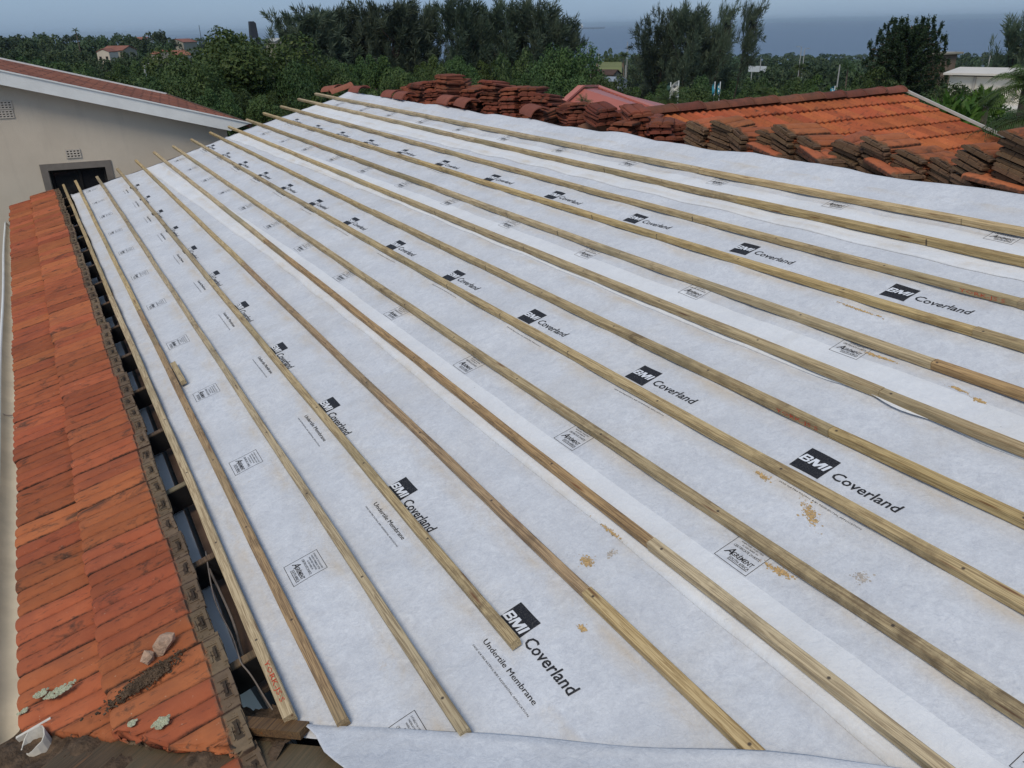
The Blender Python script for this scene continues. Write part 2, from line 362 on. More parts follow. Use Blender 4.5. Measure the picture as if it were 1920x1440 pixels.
mb.build('gutter_outlet', mat_plain('dirty_white_pvc', (.58, .54, .47), .7, .25, 14), house)
# cables lying in the open eaves
def cable(pts, r, name='cable', lab='', grp=None):
    mb = MB(); P = [RP(u, v, w) for (u, v, w) in pts]
    out = []
    for i in range(len(P) - 1):
        for k in range(6):
            t = k / 6; a = P[max(i - 1, 0)]; b = P[i]; c = P[i + 1]; d = P[min(i + 2, len(P) - 1)]
            out.append(.5 * ((2 * b) + (c - a) * t + (2 * a - 5 * b + 4 * c - d) * t * t + (3 * b - a - 3 * c + d) * t ** 3))
    out.append(P[-1]); o = Vector(out[0]); mb.tube([p - o for p in out], r, 6)
    ob = mb.build(name, mat_plain('grey_cable_' + str(round(r * 1e4)), (.20, .17, .15), .5, .2, 20), smooth=True); ob.location = o
    return tag(ob, lab, 'cable', grp)
cable([(1.55, .14, -.01), (1.2, .10, -.03), (.95, .11, -.06), (.74, .115, -.006), (.69, .115, -.006), (.62, .13, -.03), (.45, .15, -.08), (.34, .18, -.12)], .0035, lab='thin pale cable looped over the nearest rafter in the eaves gap')
cable([(1.5, .12, -.05), (1.1, .13, -.09), (.85, .11, -.15), (.55, .13, -.2), (.38, .15, -.22)], .006, lab='thicker grey cable hanging below the thin one in the eaves gap')
cable([(4.78, -.875, -.04), (4.76, -.86, -.09), (4.72, -.80, -.115), (4.70, -.74, -.09), (4.66, -.70, -.02)], .005, lab='black cable looped across the gutter halfway along the eaves')
cable([(1.06, -.875, -.03), (.98, -.85, -.07), (.90, -.80, -.10), (.88, -.72, -.08)], .005, lab='black cable hanging beside the broken gutter outlet')

# ---- membrane strips
WID = 1.59; RIDGE = 5.06
STR = [(.195, 'first'), (1.585, 'second'), (2.925, 'third'), (4.15, 'fourth')]
UO = [0., -.18326, .43217, .53]; VO = [1.1216, 2.5006, 3.841, 5.19]; PITCH = 1.11741
def wrinkle(i, u, v):
    wr = .0022 * math.sin(u * 17 + v * 5 + 3 * math.sin(v * 3 + u)) * math.sin(v * 21 + u * 3)
    if v > RIDGE - .35: wr += .024 * (math.sin(u * 3.1) * .6 + math.sin(u * 7.3) * .4 + .5) * min(1, (v - RIDGE + .35) / .3)
    wr += .0022 * math.sin(u * 6.3 + 2 * math.sin(v * 2.3)) * math.sin(v * 5 + math.sin(u * 2)) + .0018 * math.sin((u + v * .8) * 31 + 2 * math.sin(u * 5)) * max(0, math.sin(u * 1.7 + v * 2))
    return wr * .8
def lapw(i, u, v):                                    # height of strip i over the rafter line
    return surf(u, v) + .0035 * i + wrinkle(i, u, v)
def ridge_pt(i, u, v):                                # strips that run over the ridge bend down the far side
    if v <= RIDGE: return (v, u, lapw(i, u, v))
    d = v - RIDGE; lump = .025 * math.sin(u * 1.9) + .015 * math.sin(u * 4.7 + 1)
    a = math.radians(30.2)
    return (RIDGE + d * math.cos(a), u, lapw(i, u, RIDGE) - d * math.sin(a))
FT = {}
def glyphs(s, shear=0., off=0., res=2):
    k = (s, shear, off, res)
    if k not in FT:
        c = bpy.data.curves.new('t', 'FONT'); c.body = s; c.shear = shear; c.offset = off; c.resolution_u = res; c.fill_mode = 'FRONT'
        o = bpy.data.objects.new('t', c); me = bpy.data.meshes.new_from_object(o)
        v = np.array([x.co[:2] for x in me.vertices]); f = [tuple(p.vertices) for p in me.polygons]
        bpy.data.objects.remove(o); bpy.data.meshes.remove(me); bpy.data.curves.remove(c)
        mn, mx = v.min(0), v.max(0); FT[k] = ((v - mn) / (mx - mn), f)
    return FT[k]
def print_text(mb, i, s, u0, v0, wd, ht, shear=0., off=0., lift=.0024, mi=0, res=2):
    v, f = glyphs(s, shear, off, res)
    mb.add([(v0 + y * ht, u0 - x * wd, lapw(i, u0 - x * wd, v0 + y * ht) + lift) for x, y in v], f, mi)
def print_bmi(mb, i, u0, v0, wd, ht, lift, mi):
    sh = .22; parts = []
    def P(x0, y0, x1, y1): parts.append([(x0, y0), (x1, y0), (x1, y1), (x0, y1)])
    P(0, 0, .085, 1); P(.085, 0, .25, .2); P(.085, .4, .25, .6); P(.085, .8, .25, 1)          # B
    parts.append([(.25, 0), (.30, .05), (.33, .15), (.33, .4), (.30, .48), (.25, .5), (.25, .4), (.25, .2)])
    parts.append([(.25, .5), (.30, .54), (.32, .62), (.32, .86), (.29, .96), (.25, 1), (.25, .8), (.25, .6)])
    P(.37, 0, .45, 1); P(.77, 0, .85, 1)                                                      # M
    parts.append([(.45, 1), (.45, .62), (.57, 0), (.61, 0), (.61, .42), (.52, 1)]); parts.append([(.77, 1), (.70, 1), (.61, .42), (.61, 0), (.65, 0), (.77, .62)])
    P(.90, 0, 1.0, 1)                                                                         # I
    for q in parts: mb.add([(v0 + y * ht, u0 - (x + sh * (y - .5) * .33) * wd, lapw(i, u0 - x * wd, v0 + y * ht) + lift) for x, y in q], [tuple(range(len(q)))], mi)
def print_rect(mb, i, u0, v0, wd, ht, lift=.0024, mi=0):
    n = 10 if wd > .02 else 1; q = 8 if ht > .02 else 1; vs = []; fs = []
    for a in range(n + 1):
        for b in range(q + 1):
            u = u0 - wd * a / n; v = v0 + ht * b / q; vs.append((v, u, lapw(i, u, v) + lift))
    for a in range(n):
        for b in range(q): k = a * (q + 1) + b; fs.append((k, k + 1, k + q + 2, k + q + 1)[::-1])
    mb.add(vs, fs, mi)
strips = []
for i, (v0, nm) in enumerate(STR):
    ext = 1.33 if i == 3 else 0.
    us = np.arange(-4.6, U1 + .001, .045); vs_n = 46; verts = []; faces = []; mi = []
    vmax = v0 + WID + (.0 if i < 3 else -.28)
    for u in us:
        ue = min(u, U1)
        for k in range(vs_n + 1):
            v = v0 + (vmax - v0) * k / vs_n
            uu = max(ue, valley_u(v) - .04)
            if ue > U1 - .1: uu = U1 + .10 * math.sin(v * 2.1 + 1) + .04 * math.sin(v * 9)
            e = math.exp(-k * .9)
            wob = e * (.006 * math.sin(uu * 2.3 + i) + .003 * math.sin(uu * 7.1))
            lift = 0
            if i == 2: wob += e * .018 * math.exp(-((uu + .12) / .28) ** 2) * math.sin(uu * 13); lift = e * .014 * math.exp(-((uu + .1) / .3) ** 2)
            if i == 1: wob -= .0; v2 = v
            far = (-.25 if i == 1 else -.17 if i == 2 else -.1) * max(0, (uu - 4.5) / 8) ** 1.2 if i else 0
            p = ridge_pt(i, uu, v + wob + far * (1 - k / vs_n) * .9)
            verts.append((p[0], p[1], p[2] + lift))
    nn = vs_n + 1
    for a in range(len(us) - 1):
        for k in range(vs_n):
            faces.append((a * nn + k, a * nn + k + 1, (a + 1) * nn + k + 1, (a + 1) * nn + k)[::-1])
            vm = v0 + (vmax - v0) * (k + .5) / vs_n
            mi.append(1 if (i > 0 and vm < STR[i - 1][0] + WID + .002) else 0)
    mb = MB(); mb.v = verts; mb.f = faces; mb.m = mi
    st = mb.build('roofing_membrane', [m_mem, m_lap], None, True, ROOF, fix=False); st.matrix_world = ROOF
    sol = st.modifiers.new('t', 'SOLIDIFY'); sol.thickness = .0012; sol.offset = -1
    place = ['lowest strip, along the eaves gap', 'second strip up, lapped over the lowest one', 'third strip up, its lower edge rippled', 'topmost strip, folded over the ridge'][i]
    tag(st, 'white printed roofing membrane, ' + place, 'roofing membrane', 'roofing membrane strips')
    strips.append(st)
    for k in range(-3, 13):                           # printed marks
        uR = UO[i] + k * PITCH; vR = VO[i]
        if i < 3 and uR < U1 - .15 and uR > valley_u(vR) + .4 and uR > -1.6:
            mb = MB()
            # solid block with white letters
            print_rect(mb, i, uR + .146, vR - .139, .146, .139, .0022)
            print_bmi(mb, i, uR + .139, vR - .088, .130, .043, .0042, 1)
            print_text(mb, i, 'Coverland', uR - .027, vR - .100, .304, .049, .12, .016, .0024)
            mb.build('logo_print', [m_ink, m_inkw], st, fix=False); mb = MB()
            print_text(mb, i, 'Undertile Membrane', uR + .086, vR - .2095, .356, .0215, 0, 0, .0024)
            print_text(mb, i, 'Undertile Membrane', uR + .0848, vR - .2095, .356, .0215, 0, 0, .0027)
            mb.build('text_print', m_ink, st, fix=False); mb = MB()
            print_text(mb, i, 'SANS 428 FIRE RATING, B/B1 RESIDENTIAL APPLICATION', uR + .101, vR - .2475, .393, .0085, 0, 0, .0024, 0, 1)
            mb.build('rating_print', m_ink, st, fix=False)
        uB = uR - .007; vB = VO[i] - .702
        if uB < U1 - .1 and uB > valley_u(vB) - .1 and uB > -1.7:
            mb = MB(); wd, ht = .162, .163; b = .0022
            print_rect(mb, i, uB, vB, wd, b); print_rect(mb, i, uB, vB + ht - b, wd, b)
            print_rect(mb, i, uB, vB, b, ht); print_rect(mb, i, uB - wd + b, vB, b, ht)
            print_text(mb, i, 'SUITABLE FOR USE AS A ROOFING', uB - .014, vB + .140, .134, .0075, 0, 0, .0024, 0, 1)
            print_text(mb, i, 'UNDERLAY MEMBRANE SYSTEM', uB - .019, vB + .127, .124, .0075, 0, 0, .0024, 0, 1)
            print_text(mb, i, 'WHEN FIXED ON BATTENS', uB - .026, vB + .114, .110, .0075, 0, 0, .0024, 0, 1)
            print_text(mb, i, 'AS DESCRIBED IN', uB - .042, vB + .101, .078, .0075, 0, 0, .0024, 0, 1)
            print_text(mb, i, 'CERTIFICATE 2018/572', uB - .016, vB + .082, .130, .0115, 0, .004, .0024, 0, 1)
            print_text(mb, i, 'A', uB - .014, vB + .036, .034, .036, .35, .01, .0024)
            print_text(mb, i, 'GRÉMENT', uB - .046, vB + .040, .102, .026, .1, .016, .0024)
            print_text(mb, i, 'SOUTH AFRICA', uB - .050, vB + .022, .098, .013, .1, .008, .0024)
            print_rect(mb, i, uB - .050, vB + .017, .098, .0025)
            mb.build('certificate_print', m_ink, st, fix=False)

# sawdust and mud splashes lying on the membrane
m_saw = mat_plain('orange_sawdust', (.50, .34, .16), .95, .35, 90)
m_mud = mat_plain('grey_mud_scuff', (.46, .41, .36), .95, .3, 60)
def splash(i, u, v, du, dv, n, m, lab, ang=0.):
    mb = MB(); o = RP(u, v, 0)
    for _ in range(int(n * (2.2 if m is m_saw else 1.6))):
        r = rng.normal(0, .27, 2) * (1 if rng.random() < .25 else .6) + (0 if rng.random() < .5 else .12); a = r[0] * du; b = r[1] * dv
        uu = u + a * math.cos(ang) - b * math.sin(ang); vv = v + a * math.sin(ang) + b * math.cos(ang)
        s = (.0009 + .0034 * rng.random() ** 3) * (1.1 if abs(r[0]) < .5 else .7); k = 6; t0 = rng.random() * 6
        w0 = lapw(i, uu, vv) + .002 + .0015 * rng.random()
        pts = [(vv - v + s * math.cos(t0 + 2 * PI * j / k) * (.7 + .6 * rng.random()), uu - u + s * 1.3 * math.sin(t0 + 2 * PI * j / k) * (.7 + .6 * rng.random()), w0 - sag(u)) for j in range(k)]
        mb.add(pts + [(vv - v, uu - u, w0 - sag(u) + .0015)], [(j, (j + 1) % k, k) for j in range(k)])
    ob = mb.build('sawdust_patch' if m is m_saw else 'mud_smear', m, None, False, fix=False); ob.matrix_world = frame(u, v)
    tag(ob, lab, 'sawdust' if m is m_saw else 'mud smear', kind='stuff')
splash(1, -.30, 2.19, .16, .05, 150, m_saw, 'orange sawdust smear below the nearest large logo block', .5)
splash(1, -.02, 2.235, .10, .03, 60, m_saw, 'small orange sawdust scatter left of the nearest large logo block')
splash(0, .13, 1.43, .09, .05, 110, m_saw, 'sawdust patch between the fourth and fifth batten lines')
splash(1, -.42, 1.90, .16, .035, 110, m_saw, 'sawdust streak beside the nearest certificate box of the second strip', -.2)
splash(0, -.13, 1.22, .05, .03, 50, m_saw, 'sawdust spot close to the cut batten end')
splash(2, -.22, 3.185, .09, .022, 80, m_saw, 'oval sawdust spot on the lap seam near the third certificate box')
splash(2, -.33, 3.165, .08, .022, 70, m_saw, 'oval sawdust spot on the lap seam, nearer the viewer')
splash(2, .18, 3.215, .22, .02, 120, m_saw, 'long sawdust streak under the joint of the tenth batten line')
splash(2, .55, 3.52, .3, .02, 120, m_saw, 'long sawdust streak under the eleventh batten line')
splash(1, .20, 1.598, .16, .016, 90, m_saw, 'sawdust streak on the pale lap edge beside the fifth batten line')
splash(0, .10, 1.52, .06, .05, 50, m_mud, 'brown shoe scuff beside the pale lap edge', .8)
splash(1, -.63, 2.06, .08, .06, 60, m_mud, 'grey shoe scuff between the sixth and seventh batten lines', .8)

# ---- battens
BN = [.205, .356, .678, .994, 1.324, 1.654, 1.945, 2.289, 2.615, 2.955, 3.264, 3.59, 3.915, 4.275, 4.582]
BF = [.150, .348, .672, 1.014, 1.351, 1.687, 2.009, 2.340, 2.684, 3.008, 3.357, 3.688, 4.043, 4.410, 4.722]
BEND = [13.45, 13.36, 13.05, 13.08, 13.25, 13.4, 13.28, 13.31, 13.33, 13.23, 13.27, 13.29, 13.37, 13.43, 13.33]
BNEAR = [.255, .10, -.235, -.036, -.93, -1.26, -1.55, -1.9, -2.2, -2.58, -2.9, -3.2, -3.5, -3.9, -4.2]
JO = [(6.1,), (5.4,), (6.9,), (5.4,), (-.024, 5.5), (.0, 5.9), (6.2,), (6.1,), (-.04, 5.4), (-.022, 5.4), (-.05, 5.3), (-.026, 6.4), (-.035, 6.39), (2.2, 6.33), (2.95, 5.4)]
stamp_spec = {(0, 0): ('top', .34), (12, 1): ('side', .02), (8, 1): ('side', .01), (10, 2): ('side', 9.), (1, 0): ('side', 5.0)}
def batten(v0, v1, u0, u1, line, m, wd, ht, seed):
    r = random.Random(seed); L = u1 - u0; n = max(4, int(L / .12)); mb = MB(); uo = u0; vo = v0
    c = .0035; hw = wd / 2
    pr = [(-hw, .0), (hw, .0), (hw, ht - c), (hw - c, ht), (-hw + c, ht), (-hw, ht - c)]; k = len(pr)
    ph = r.random() * 6; bow = r.uniform(-.005, .005)
    for i in range(n + 1):
        t = i / n; u = u0 + L * t; v = v0 + (v1 - v0) * t
        dv = bow * math.sin(PI * t) + .0015 * math.sin(u * 3 + ph); dw = sag(u) + .0065 + .0035 * sum(1 for q_ in STR[1:] if v0 > q_[0] - .02) + .0006 * math.sin(u * 5 + ph)
        if u > U1: dw += .004 * (u - U1) * math.sin(ph)
        for (a, b) in pr:
            mb.v.append((v - vo + dv + a * (1 + .03 * math.sin(u * 9 + ph)), u - uo, dw + b - sag(uo)))
    for i in range(n):
        for j in range(k): mb.f.append((i * k + j, i * k + (j + 1) % k, (i + 1) * k + (j + 1) % k, (i + 1) * k + j)); mb.m.append(0)
    mb.f.append(tuple(range(k))); mb.f.append(tuple(n * k + j for j in range(k))[::-1]); mb.m += [0, 0]
    ob = mb.build('roof_batten', m, None, False, frame(uo, vo)); ob['start_along_roof'] = float(uo); return ob
seed = 0
for L in range(15):
    cuts = [BNEAR[L]] + sorted(j for j in JO[L] if j > BNEAR[L] + .3) + [BEND[L]]
    for q in range(len(cuts) - 1):
        u0, u1 = cuts[q] + (.0012 if q else 0), cuts[q + 1] - (.0012 if q < len(cuts) - 2 else 0)
        vf = lambda u: BN[L] + (BF[L] - BN[L]) * min(max(u, -1) / 13.3, 1.05)
        seed += 1
        m = m_wood_pale if L in (0,) or (L in (14, 9, 4) and q == (0 if L != 4 else 0)) else m_wood
        if (L, q) in ((4, 1), (1, 0), (10, 0), (5, 1)): m = m_wood_brown
        b = batten(vf(u0), vf(u1), u0, u1, L, m, .041 + .003 * math.sin(seed * 2.3), .038 + .002 * math.sin(seed * 1.7), seed)
        np_ = len(cuts) - 1
        pos = 'whole length' if np_ == 1 else (['near length', 'far length'] if np_ == 2 else ['nearest end', 'middle length', 'far length'])[q]
        ex = {(0, 0): 'stamped in red', (3, 0): 'over a logo', (4, 0): 'pale with a red knot', (4, 1): 'brown stained', (8, 1): 'red stamped', (12, 1): 'red stamped', (2, 0): 'greenish near end', (5, 0): 'cracked', (5, 1): 'mouldy on top'}.get((L, q), '')
        tag(b, f'{pos}, {ORD[L]}' + f' pine batten line above the eaves' + (', ' + ex if ex else ''), 'batten', 'battens nailed across the membrane') if True else tag(b, f'{pos} of the {ORD[L]} pine batten line above the eaves' + (', ' + ex if ex else ''), 'batten', 'battens nailed across the membrane')
        if (L, q) in stamp_spec:
            side, us = stamp_spec[(L, q)]; mb = MB(); v, f = glyphs('YORK-JS-⊕' if False else 'YORK-JS·S', 0, -.005, 1)
            ln = .235; vs = []
            for x, y in v:
                u = us + ln - x * ln if side == 'side' else .565 - x * ln
                if side == 'side': vs.append((-.0225 - .0012, u - u0, sag(u) - sag(u0) + .0085 + .0035 * sum(1 for q_ in STR[1:] if vf(u0) > q_[0] - .02) + .004 + y * .026))
                else: vs.append((-.012 + y * .025, u - u0, sag(u) - sag(u0) + .0075 + .0405 + .0012))
            if side == 'side':
                for k2 in range(len(vs)):
                    u = vs[k2][1] + u0; vs[k2] = (vs[k2][0] + vf(u) - vf(u0) - .0035, vs[k2][1], vs[k2][2])
            mb.add(vs, f); mb.build('stamp', m_redink, b, fix=False)
# off-cut block lying against the second line
mb = MB(); mb.box((0, 0, .019), (.040, .40, .036)); oc = mb.build('timber_offcut', m_wood, None, False, frame(3.72, .402, .008, .01))
bv = oc.modifiers.new('b', 'BEVEL'); bv.width = .003; bv.segments = 1
tag(oc, 'short pine offcut lying beside the second batten line from the eaves', 'offcut')

# ---- membrane flap of the adjoining roof slope, lying over the valley
VO_ = RP(.44, 0, 0); VD = (RP(-.59, 1, 0) - VO_).normalized()
S2 = Vector((0, -math.cos(math.radians(15)), math.sin(math.radians(15)))); N2 = VD.cross(S2).normalized()
if N2.z < 0: N2 = -N2
VL = (RP(-.59, 1, 0) - VO_).length
P2 = Matrix((VD, (S2 - VD * S2.dot(VD)).normalized(), N2)).transposed()
def flap_edge(a): return .0
verts = []; faces = []; na, nb = 60, 26
for i in range(na + 1):
    for j in range(nb + 1):
        b = -.015 + 1.3 * (j / nb) ** 1.4
        a0 = .305 + 1.45 * (b + .02) + .012 * math.sin(b * 40)          # torn left edge curves away from the valley
        a = a0 + (6.6 - a0) * (i / na) ** 1.5
        d = a / VL
        edge = math.exp(-b * 14) * min(1, max(.12, (a - .32) / .7))
        bb = b + edge * (.012 * math.sin(d * 5 + .4) + .006 * math.sin(d * 13))
        h = .010 + .034 * edge * (1 - .3 * math.cos(d * 7)) + .008 * math.sin(a * 3.1 + 1) * math.exp(-b * 4) + .006 * math.sin(a * 9 + b * 4) * math.sin(b * 11) * (1 - edge)
        if j == 0: h -= .014
        verts.append((a, bb, h))
for i in range(na):
    for j in range(nb): faces.append((i * (nb + 1) + j, (i + 1) * (nb + 1) + j, (i + 1) * (nb + 1) + j + 1, i * (nb + 1) + j + 1))
mb = MB(); mb.v = verts; mb.f = faces; mb.m = [0] * len(faces)
FM = Matrix.Translation(VO_) @ P2.to_4x4()
fl = mb.build('membrane_flap', m_flap, None, True, FM, fix=True); sol = fl.modifiers.new('t', 'SOLIDIFY'); sol.thickness = .002
tag(fl, 'loose white membrane flap lying over the batten ends at the valley', 'membrane flap')
# valley boards, mud
mb = MB(); a0 = .055 * VL; a1 = .245 * VL
mb.box(((a0 + a1) / 2, .02, .012), (a1 - a0, .062, .03)); vb = mb.build('valley_board', mat_wood('valley_board_wood', (.17, .10, .05), (.11, .065, .035), (.05, .03, .02)), None, False, FM)
tag(vb, 'short brown board edging the valley beside the flap', 'board')
mb = MB(); mb.box((.15, .22, -.045), (1.5, .36, .03)); vb2 = mb.build('valley_board', mat_wood('dark_valley_board_wood', (.10, .055, .03), (.06, .034, .02), (.03, .018, .011)), None, False, FM)
tag(vb2, 'wide dark muddy board at the foot of the valley', 'board')
def blob(n, ext, amp, seedv, sub=3):
    bm = bmesh.new(); bmesh.ops.create_icosphere(bm, subdivisions=sub, radius=1); r = random.Random(seedv)
    ks = [(Vector((r.gauss(0, 1), r.gauss(0, 1), r.gauss(0, 1))) * f, r.random() * 6) for f in (1.3, 2.1, 3.4, 5.2, 8.) for _ in range(2)]
    for v in bm.verts:
        q = 1 + sum(amp / (1 + i * .35) * math.sin(k.dot(v.co) + p) for i, (k, p) in enumerate(ks)); v.co = Vector((v.co.x * ext[0], v.co.y * ext[1], v.co.z * ext[2])) * q
    return bm
def rock(e, seedv):
    r = random.Random(seedv); bm = bmesh.new()
    for _ in range(26):
        d = Vector((r.gauss(0, 1), r.gauss(0, 1), r.gauss(0, 1))).normalized() * r.uniform(.8, 1.1); bm.verts.new((d.x * e[0], d.y * e[1], d.z * e[2]))
    bmesh.ops.convex_hull(bm, input=bm.verts[:]); bmesh.ops.subdivide_edges(bm, edges=bm.edges[:], cuts=1, fractal=.18, seed=seedv); return bm
def bm_obj(bm, name, m, mat, smooth=False):
    me = bpy.data.meshes.new(name); bm.to_mesh(me); bm.free(); me.materials.append(m)
    if smooth: me.polygons.foreach_set('use_smooth', [True] * len(me.polygons))
    return link(name, me, None, mat)
# mud bed: lumpy strip along the valley under the broken tiles
verts = []; faces = []; na, nb = 90, 24; nr = np.random.default_rng(3)
for i in range(na + 1):
    for j in range(nb + 1):
        a = -.95 + 1.25 * i / na; b = -.16 + .62 * j / nb
        verts.append((a, b, -.03 + .012 * math.sin(a * 23 + b * 9) + .010 * math.sin(a * 11 - b * 31) + nr.normal(0, .004) - .10 * max(0, b - .12)))
for i in range(na):
    for j in range(nb): faces.append((i * (nb + 1) + j, (i + 1) * (nb + 1) + j, (i + 1) * (nb + 1) + j + 1, i * (nb + 1) + j + 1))
mb = MB(); mb.v = verts; mb.f = faces; mb.m = [0] * len(faces); mud = mb.build('mud_bed', m_soil, None, True, FM)
tag(mud, 'dried brown mud bed under the broken tiles along the valley', 'mud', kind='stuff')
for k in range(60):
    pass

# ---- clay tiles
TW, TL = .218, .45
def tile_mesh(name, m, seedv, head=True):
    r = random.Random(seedv); top = []; bot = []
    ys = [0, .0035, .011, .028, .055, .08, .096, .103, .1075, .112, .119, .137, .16, .187, .203, .2105, .2135, .2136, .238]; ny = len(ys) - 1
    zs = [.002, .0085, .0125, .0185, .0215, .0185, .0125, .0075, .0, .0075, .0125, .0185, .0215, .0185, .0125, .0085, .002, -.009, -.009]
    xs = [0, .005, .014, .03, .07, .12, .17, .22, .27, .32, .36, .374, .38, .41, TL]; nx = len(xs) - 1
    for i, x in enumerate(xs):
        for j, y in enumerate(ys):
            g = max(zs[j], 0) / .0215; z = zs[j] + .0018 * math.sin(x * 9 + seedv) + .0012 * math.sin(x * 21 + y * 40 + seedv * 2)
            if x < .03 and z > 0: z *= (.45 + .55 * math.sin(PI / 2 * x / .03))
            hd = 1 if x >= .38 else 0
            if hd: z = .003 + .002 * g
            xx = x + (.014 * (1 - g ** .6) if i < 3 else 0) + r.uniform(-.0015, .0015) * (i < 2 or i == nx)
            if i == nx: xx += -.012 * (abs(y - TW * .5) / TW) ** 2
            top.append((xx, y, z)); bot.append((xx, y, min(zs[j], .002) - .018 if not hd else -.013))
    n = ny + 1; fs = []; o = len(top)
    for i in range(nx):
        for j in range(ny):
            a, b, c, d = i * n + j, (i + 1) * n + j, (i + 1) * n + j + 1, i * n + j + 1
            fs.append((a, b, c, d)); fs.append((o + d, o + c, o + b, o + a))
    for i in range(nx):
        fs.append((i * n, o + i * n, o + (i + 1) * n, (i + 1) * n)); a = i * n + ny; b = a + n; fs.append((a, b, o + b, o + a))
    for j in range(ny):
        fs.append((j, j + 1, o + j + 1, o + j)); a = nx * n + j; fs.append((a, o + a, o + a + 1, a + 1))
    mb = MB(); mb.add(top + bot, fs)
    if head:
        bars = [(.441, .11, .014, .185, .009), (.393, .10 + .01 * seedv % .02, .006, .09, .007), (.416, .058, .045, .006, .007), (.416, .168, .045, .006, .007), (.415, .112, .007, .07, .009)]
        if seedv % 3 == 1: bars.pop(1)
        if seedv % 4 == 2: bars.pop(2)
        for (cx, cy, dx, dy, dz) in bars: mb.box((cx + r.uniform(-.003, .003), cy + r.uniform(-.006, .006), .003 + dz / 2), (dx, dy * r.uniform(.7, 1), dz), Matrix.Rotation(r.uniform(-.05, .05), 3, 'Z'))
        for _ in range(16): mb.box((r.uniform(.372, .44), r.uniform(.01, .20), .004), (r.uniform(.004, .016), r.uniform(.004, .014), r.uniform(.002, .007)), Matrix.Rotation(r.random() * 3, 3, 'Z'))
    me = mb.mesh(name, m, False, True)
    me.polygons.foreach_set('use_smooth', [i < len(fs) for i in range(len(me.polygons))])
    try: me.set_sharp_from_angle(angle=math.radians(38))
    except Exception: pass
    return me
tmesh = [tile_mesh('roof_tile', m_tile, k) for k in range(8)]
tilt = Matrix.Rotation(math.radians(3.4), 4, 'Y')
def cut_tile(ob, jag, seedv, b0=.13, plane=None):
    """break the tile along the valley line"""
    me = ob.data.copy(); ob.data = me; M = ob.matrix_world; r = random.Random(seedv)
    bm = bmesh.new(); bm.from_mesh(me); inv = M.inverted()
    nrm = (inv.to_3x3() @ P2 @ Vector((0, 1, 0))).normalized(); p = inv @ (FM @ Vector((0, b0, 0)))
    if plane: p, nrm = Vector(plane[0]), Vector(plane[1]).normalized()
    bmesh.ops.bisect_plane(bm, geom=bm.verts[:] + bm.edges[:] + bm.faces[:], plane_co=p, plane_no=nrm, clear_outer=True)
    ed = [e for e in bm.edges if e.is_boundary]
    if ed:
        try: bmesh.ops.holes_fill(bm, edges=ed, sides=0)
        except Exception: pass
    t = nrm.cross(Vector((0, 0, 1)))
    for v in bm.verts:
        if abs((v.co - p).dot(nrm)) < 1e-4:
            s = (v.co - p).dot(t); v.co -= nrm * (jag * (.5 + .5 * math.sin(s * 17 + seedv * 1.7) + .3 * math.sin(s * 41 + seedv) + .2 * r.random()))
    n = len(bm.verts); bm.to_mesh(me); bm.free(); return n
NT_ = 60
cnt = 0
for course in (0, 1):
    for k in range(NT_ + 4):
        u = .232 + (k - 4) * .2165; vt = -.372 if course else -.712
        if u < (.2 if course else .4): continue
        if u > 13.15 - (0 if course else .1): continue
        rr = random.Random(k * 2 + course)
        ex = Matrix.Rotation(rr.uniform(-.016, .016), 4, 'Z') @ Matrix.Rotation(rr.uniform(-.012, .012), 4, 'X')
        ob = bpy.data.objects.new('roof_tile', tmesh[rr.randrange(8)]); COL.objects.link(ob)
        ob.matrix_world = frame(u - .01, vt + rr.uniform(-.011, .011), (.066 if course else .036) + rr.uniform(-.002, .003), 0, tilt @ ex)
        # valley cut
        corner = ob.matrix_world @ Vector((0, 0, 0)); q = FM.inverted() @ corner; q2 = FM.inverted() @ (ob.matrix_world @ Vector((0, .22, 0))); q3 = FM.inverted() @ (ob.matrix_world @ Vector((.45, 0, 0)))
        broken = ''
        if max(q.y, q3.y, q2.y) > .14:
            if cut_tile(ob, .022, k * 3 + course, .155 if course else .135) < 8: bpy.data.objects.remove(ob); continue
            broken = 'snapped '
        tag(ob, f'{broken}orange clay tile, {ordinal(k - 3)} from the near end of the {"upper" if course else "lower"} eaves course', 'roof tile', 'clay tiles left along the eaves')
        cnt += 1
# loose broken tile head at the foot of the upper course
ob = bpy.data.objects.new('roof_tile', tmesh[1]); COL.objects.link(ob); ob.matrix_world = frame(.015, -.365, .050, .02, tilt); cut_tile(ob, .03, 5, plane=((.21, .1, 0), (-1, .35, 0)))
tag(ob, 'broken clay tile corner with its nib, lowest in the upper eaves course', 'roof tile', 'clay tiles left along the eaves')
mbc = MB(); 
# lichen, stones, dirt on the tiles
m_lich = mat_plain('pale_lichen', (.40, .41, .29), .95, .35, 160)
def lichen(u, v, ru, rv, lab, w, n=70):
    mb = MB(); r = random.Random(int(u * 1000))
    for _ in range(n):
        a = r.random() * 6.28; d = math.sqrt(r.random()); x = rv * d * math.cos(a) * (1 + .2 * math.sin(3 * a)); y = ru * d * math.sin(a); s = .004 + .005 * r.random()
        k = 6; h = .002 + .003 * r.random() * (.4 + d)
        mb.add([(x + s * math.cos(6.28 * j / k) * r.uniform(.7, 1.2), y + s * math.sin(6.28 * j / k) * r.uniform(.7, 1.2), 0) for j in range(k)] + [(x + s * .5 * math.cos(6.28 * j / k), y + s * .5 * math.sin(6.28 * j / k), h) for j in range(k)] + [(x, y, h * .6)],
               [(j, (j + 1) % k, k + (j + 1) % k, k + j) for j in range(k)] + [(k + j, k + (j + 1) % k, 2 * k) for j in range(k)])
    ob = mb.build('lichen_patch', m_lich, None, False, frame(u, v, w)); tag(ob, lab, 'lichen', 'lichen patches on the eaves tiles')
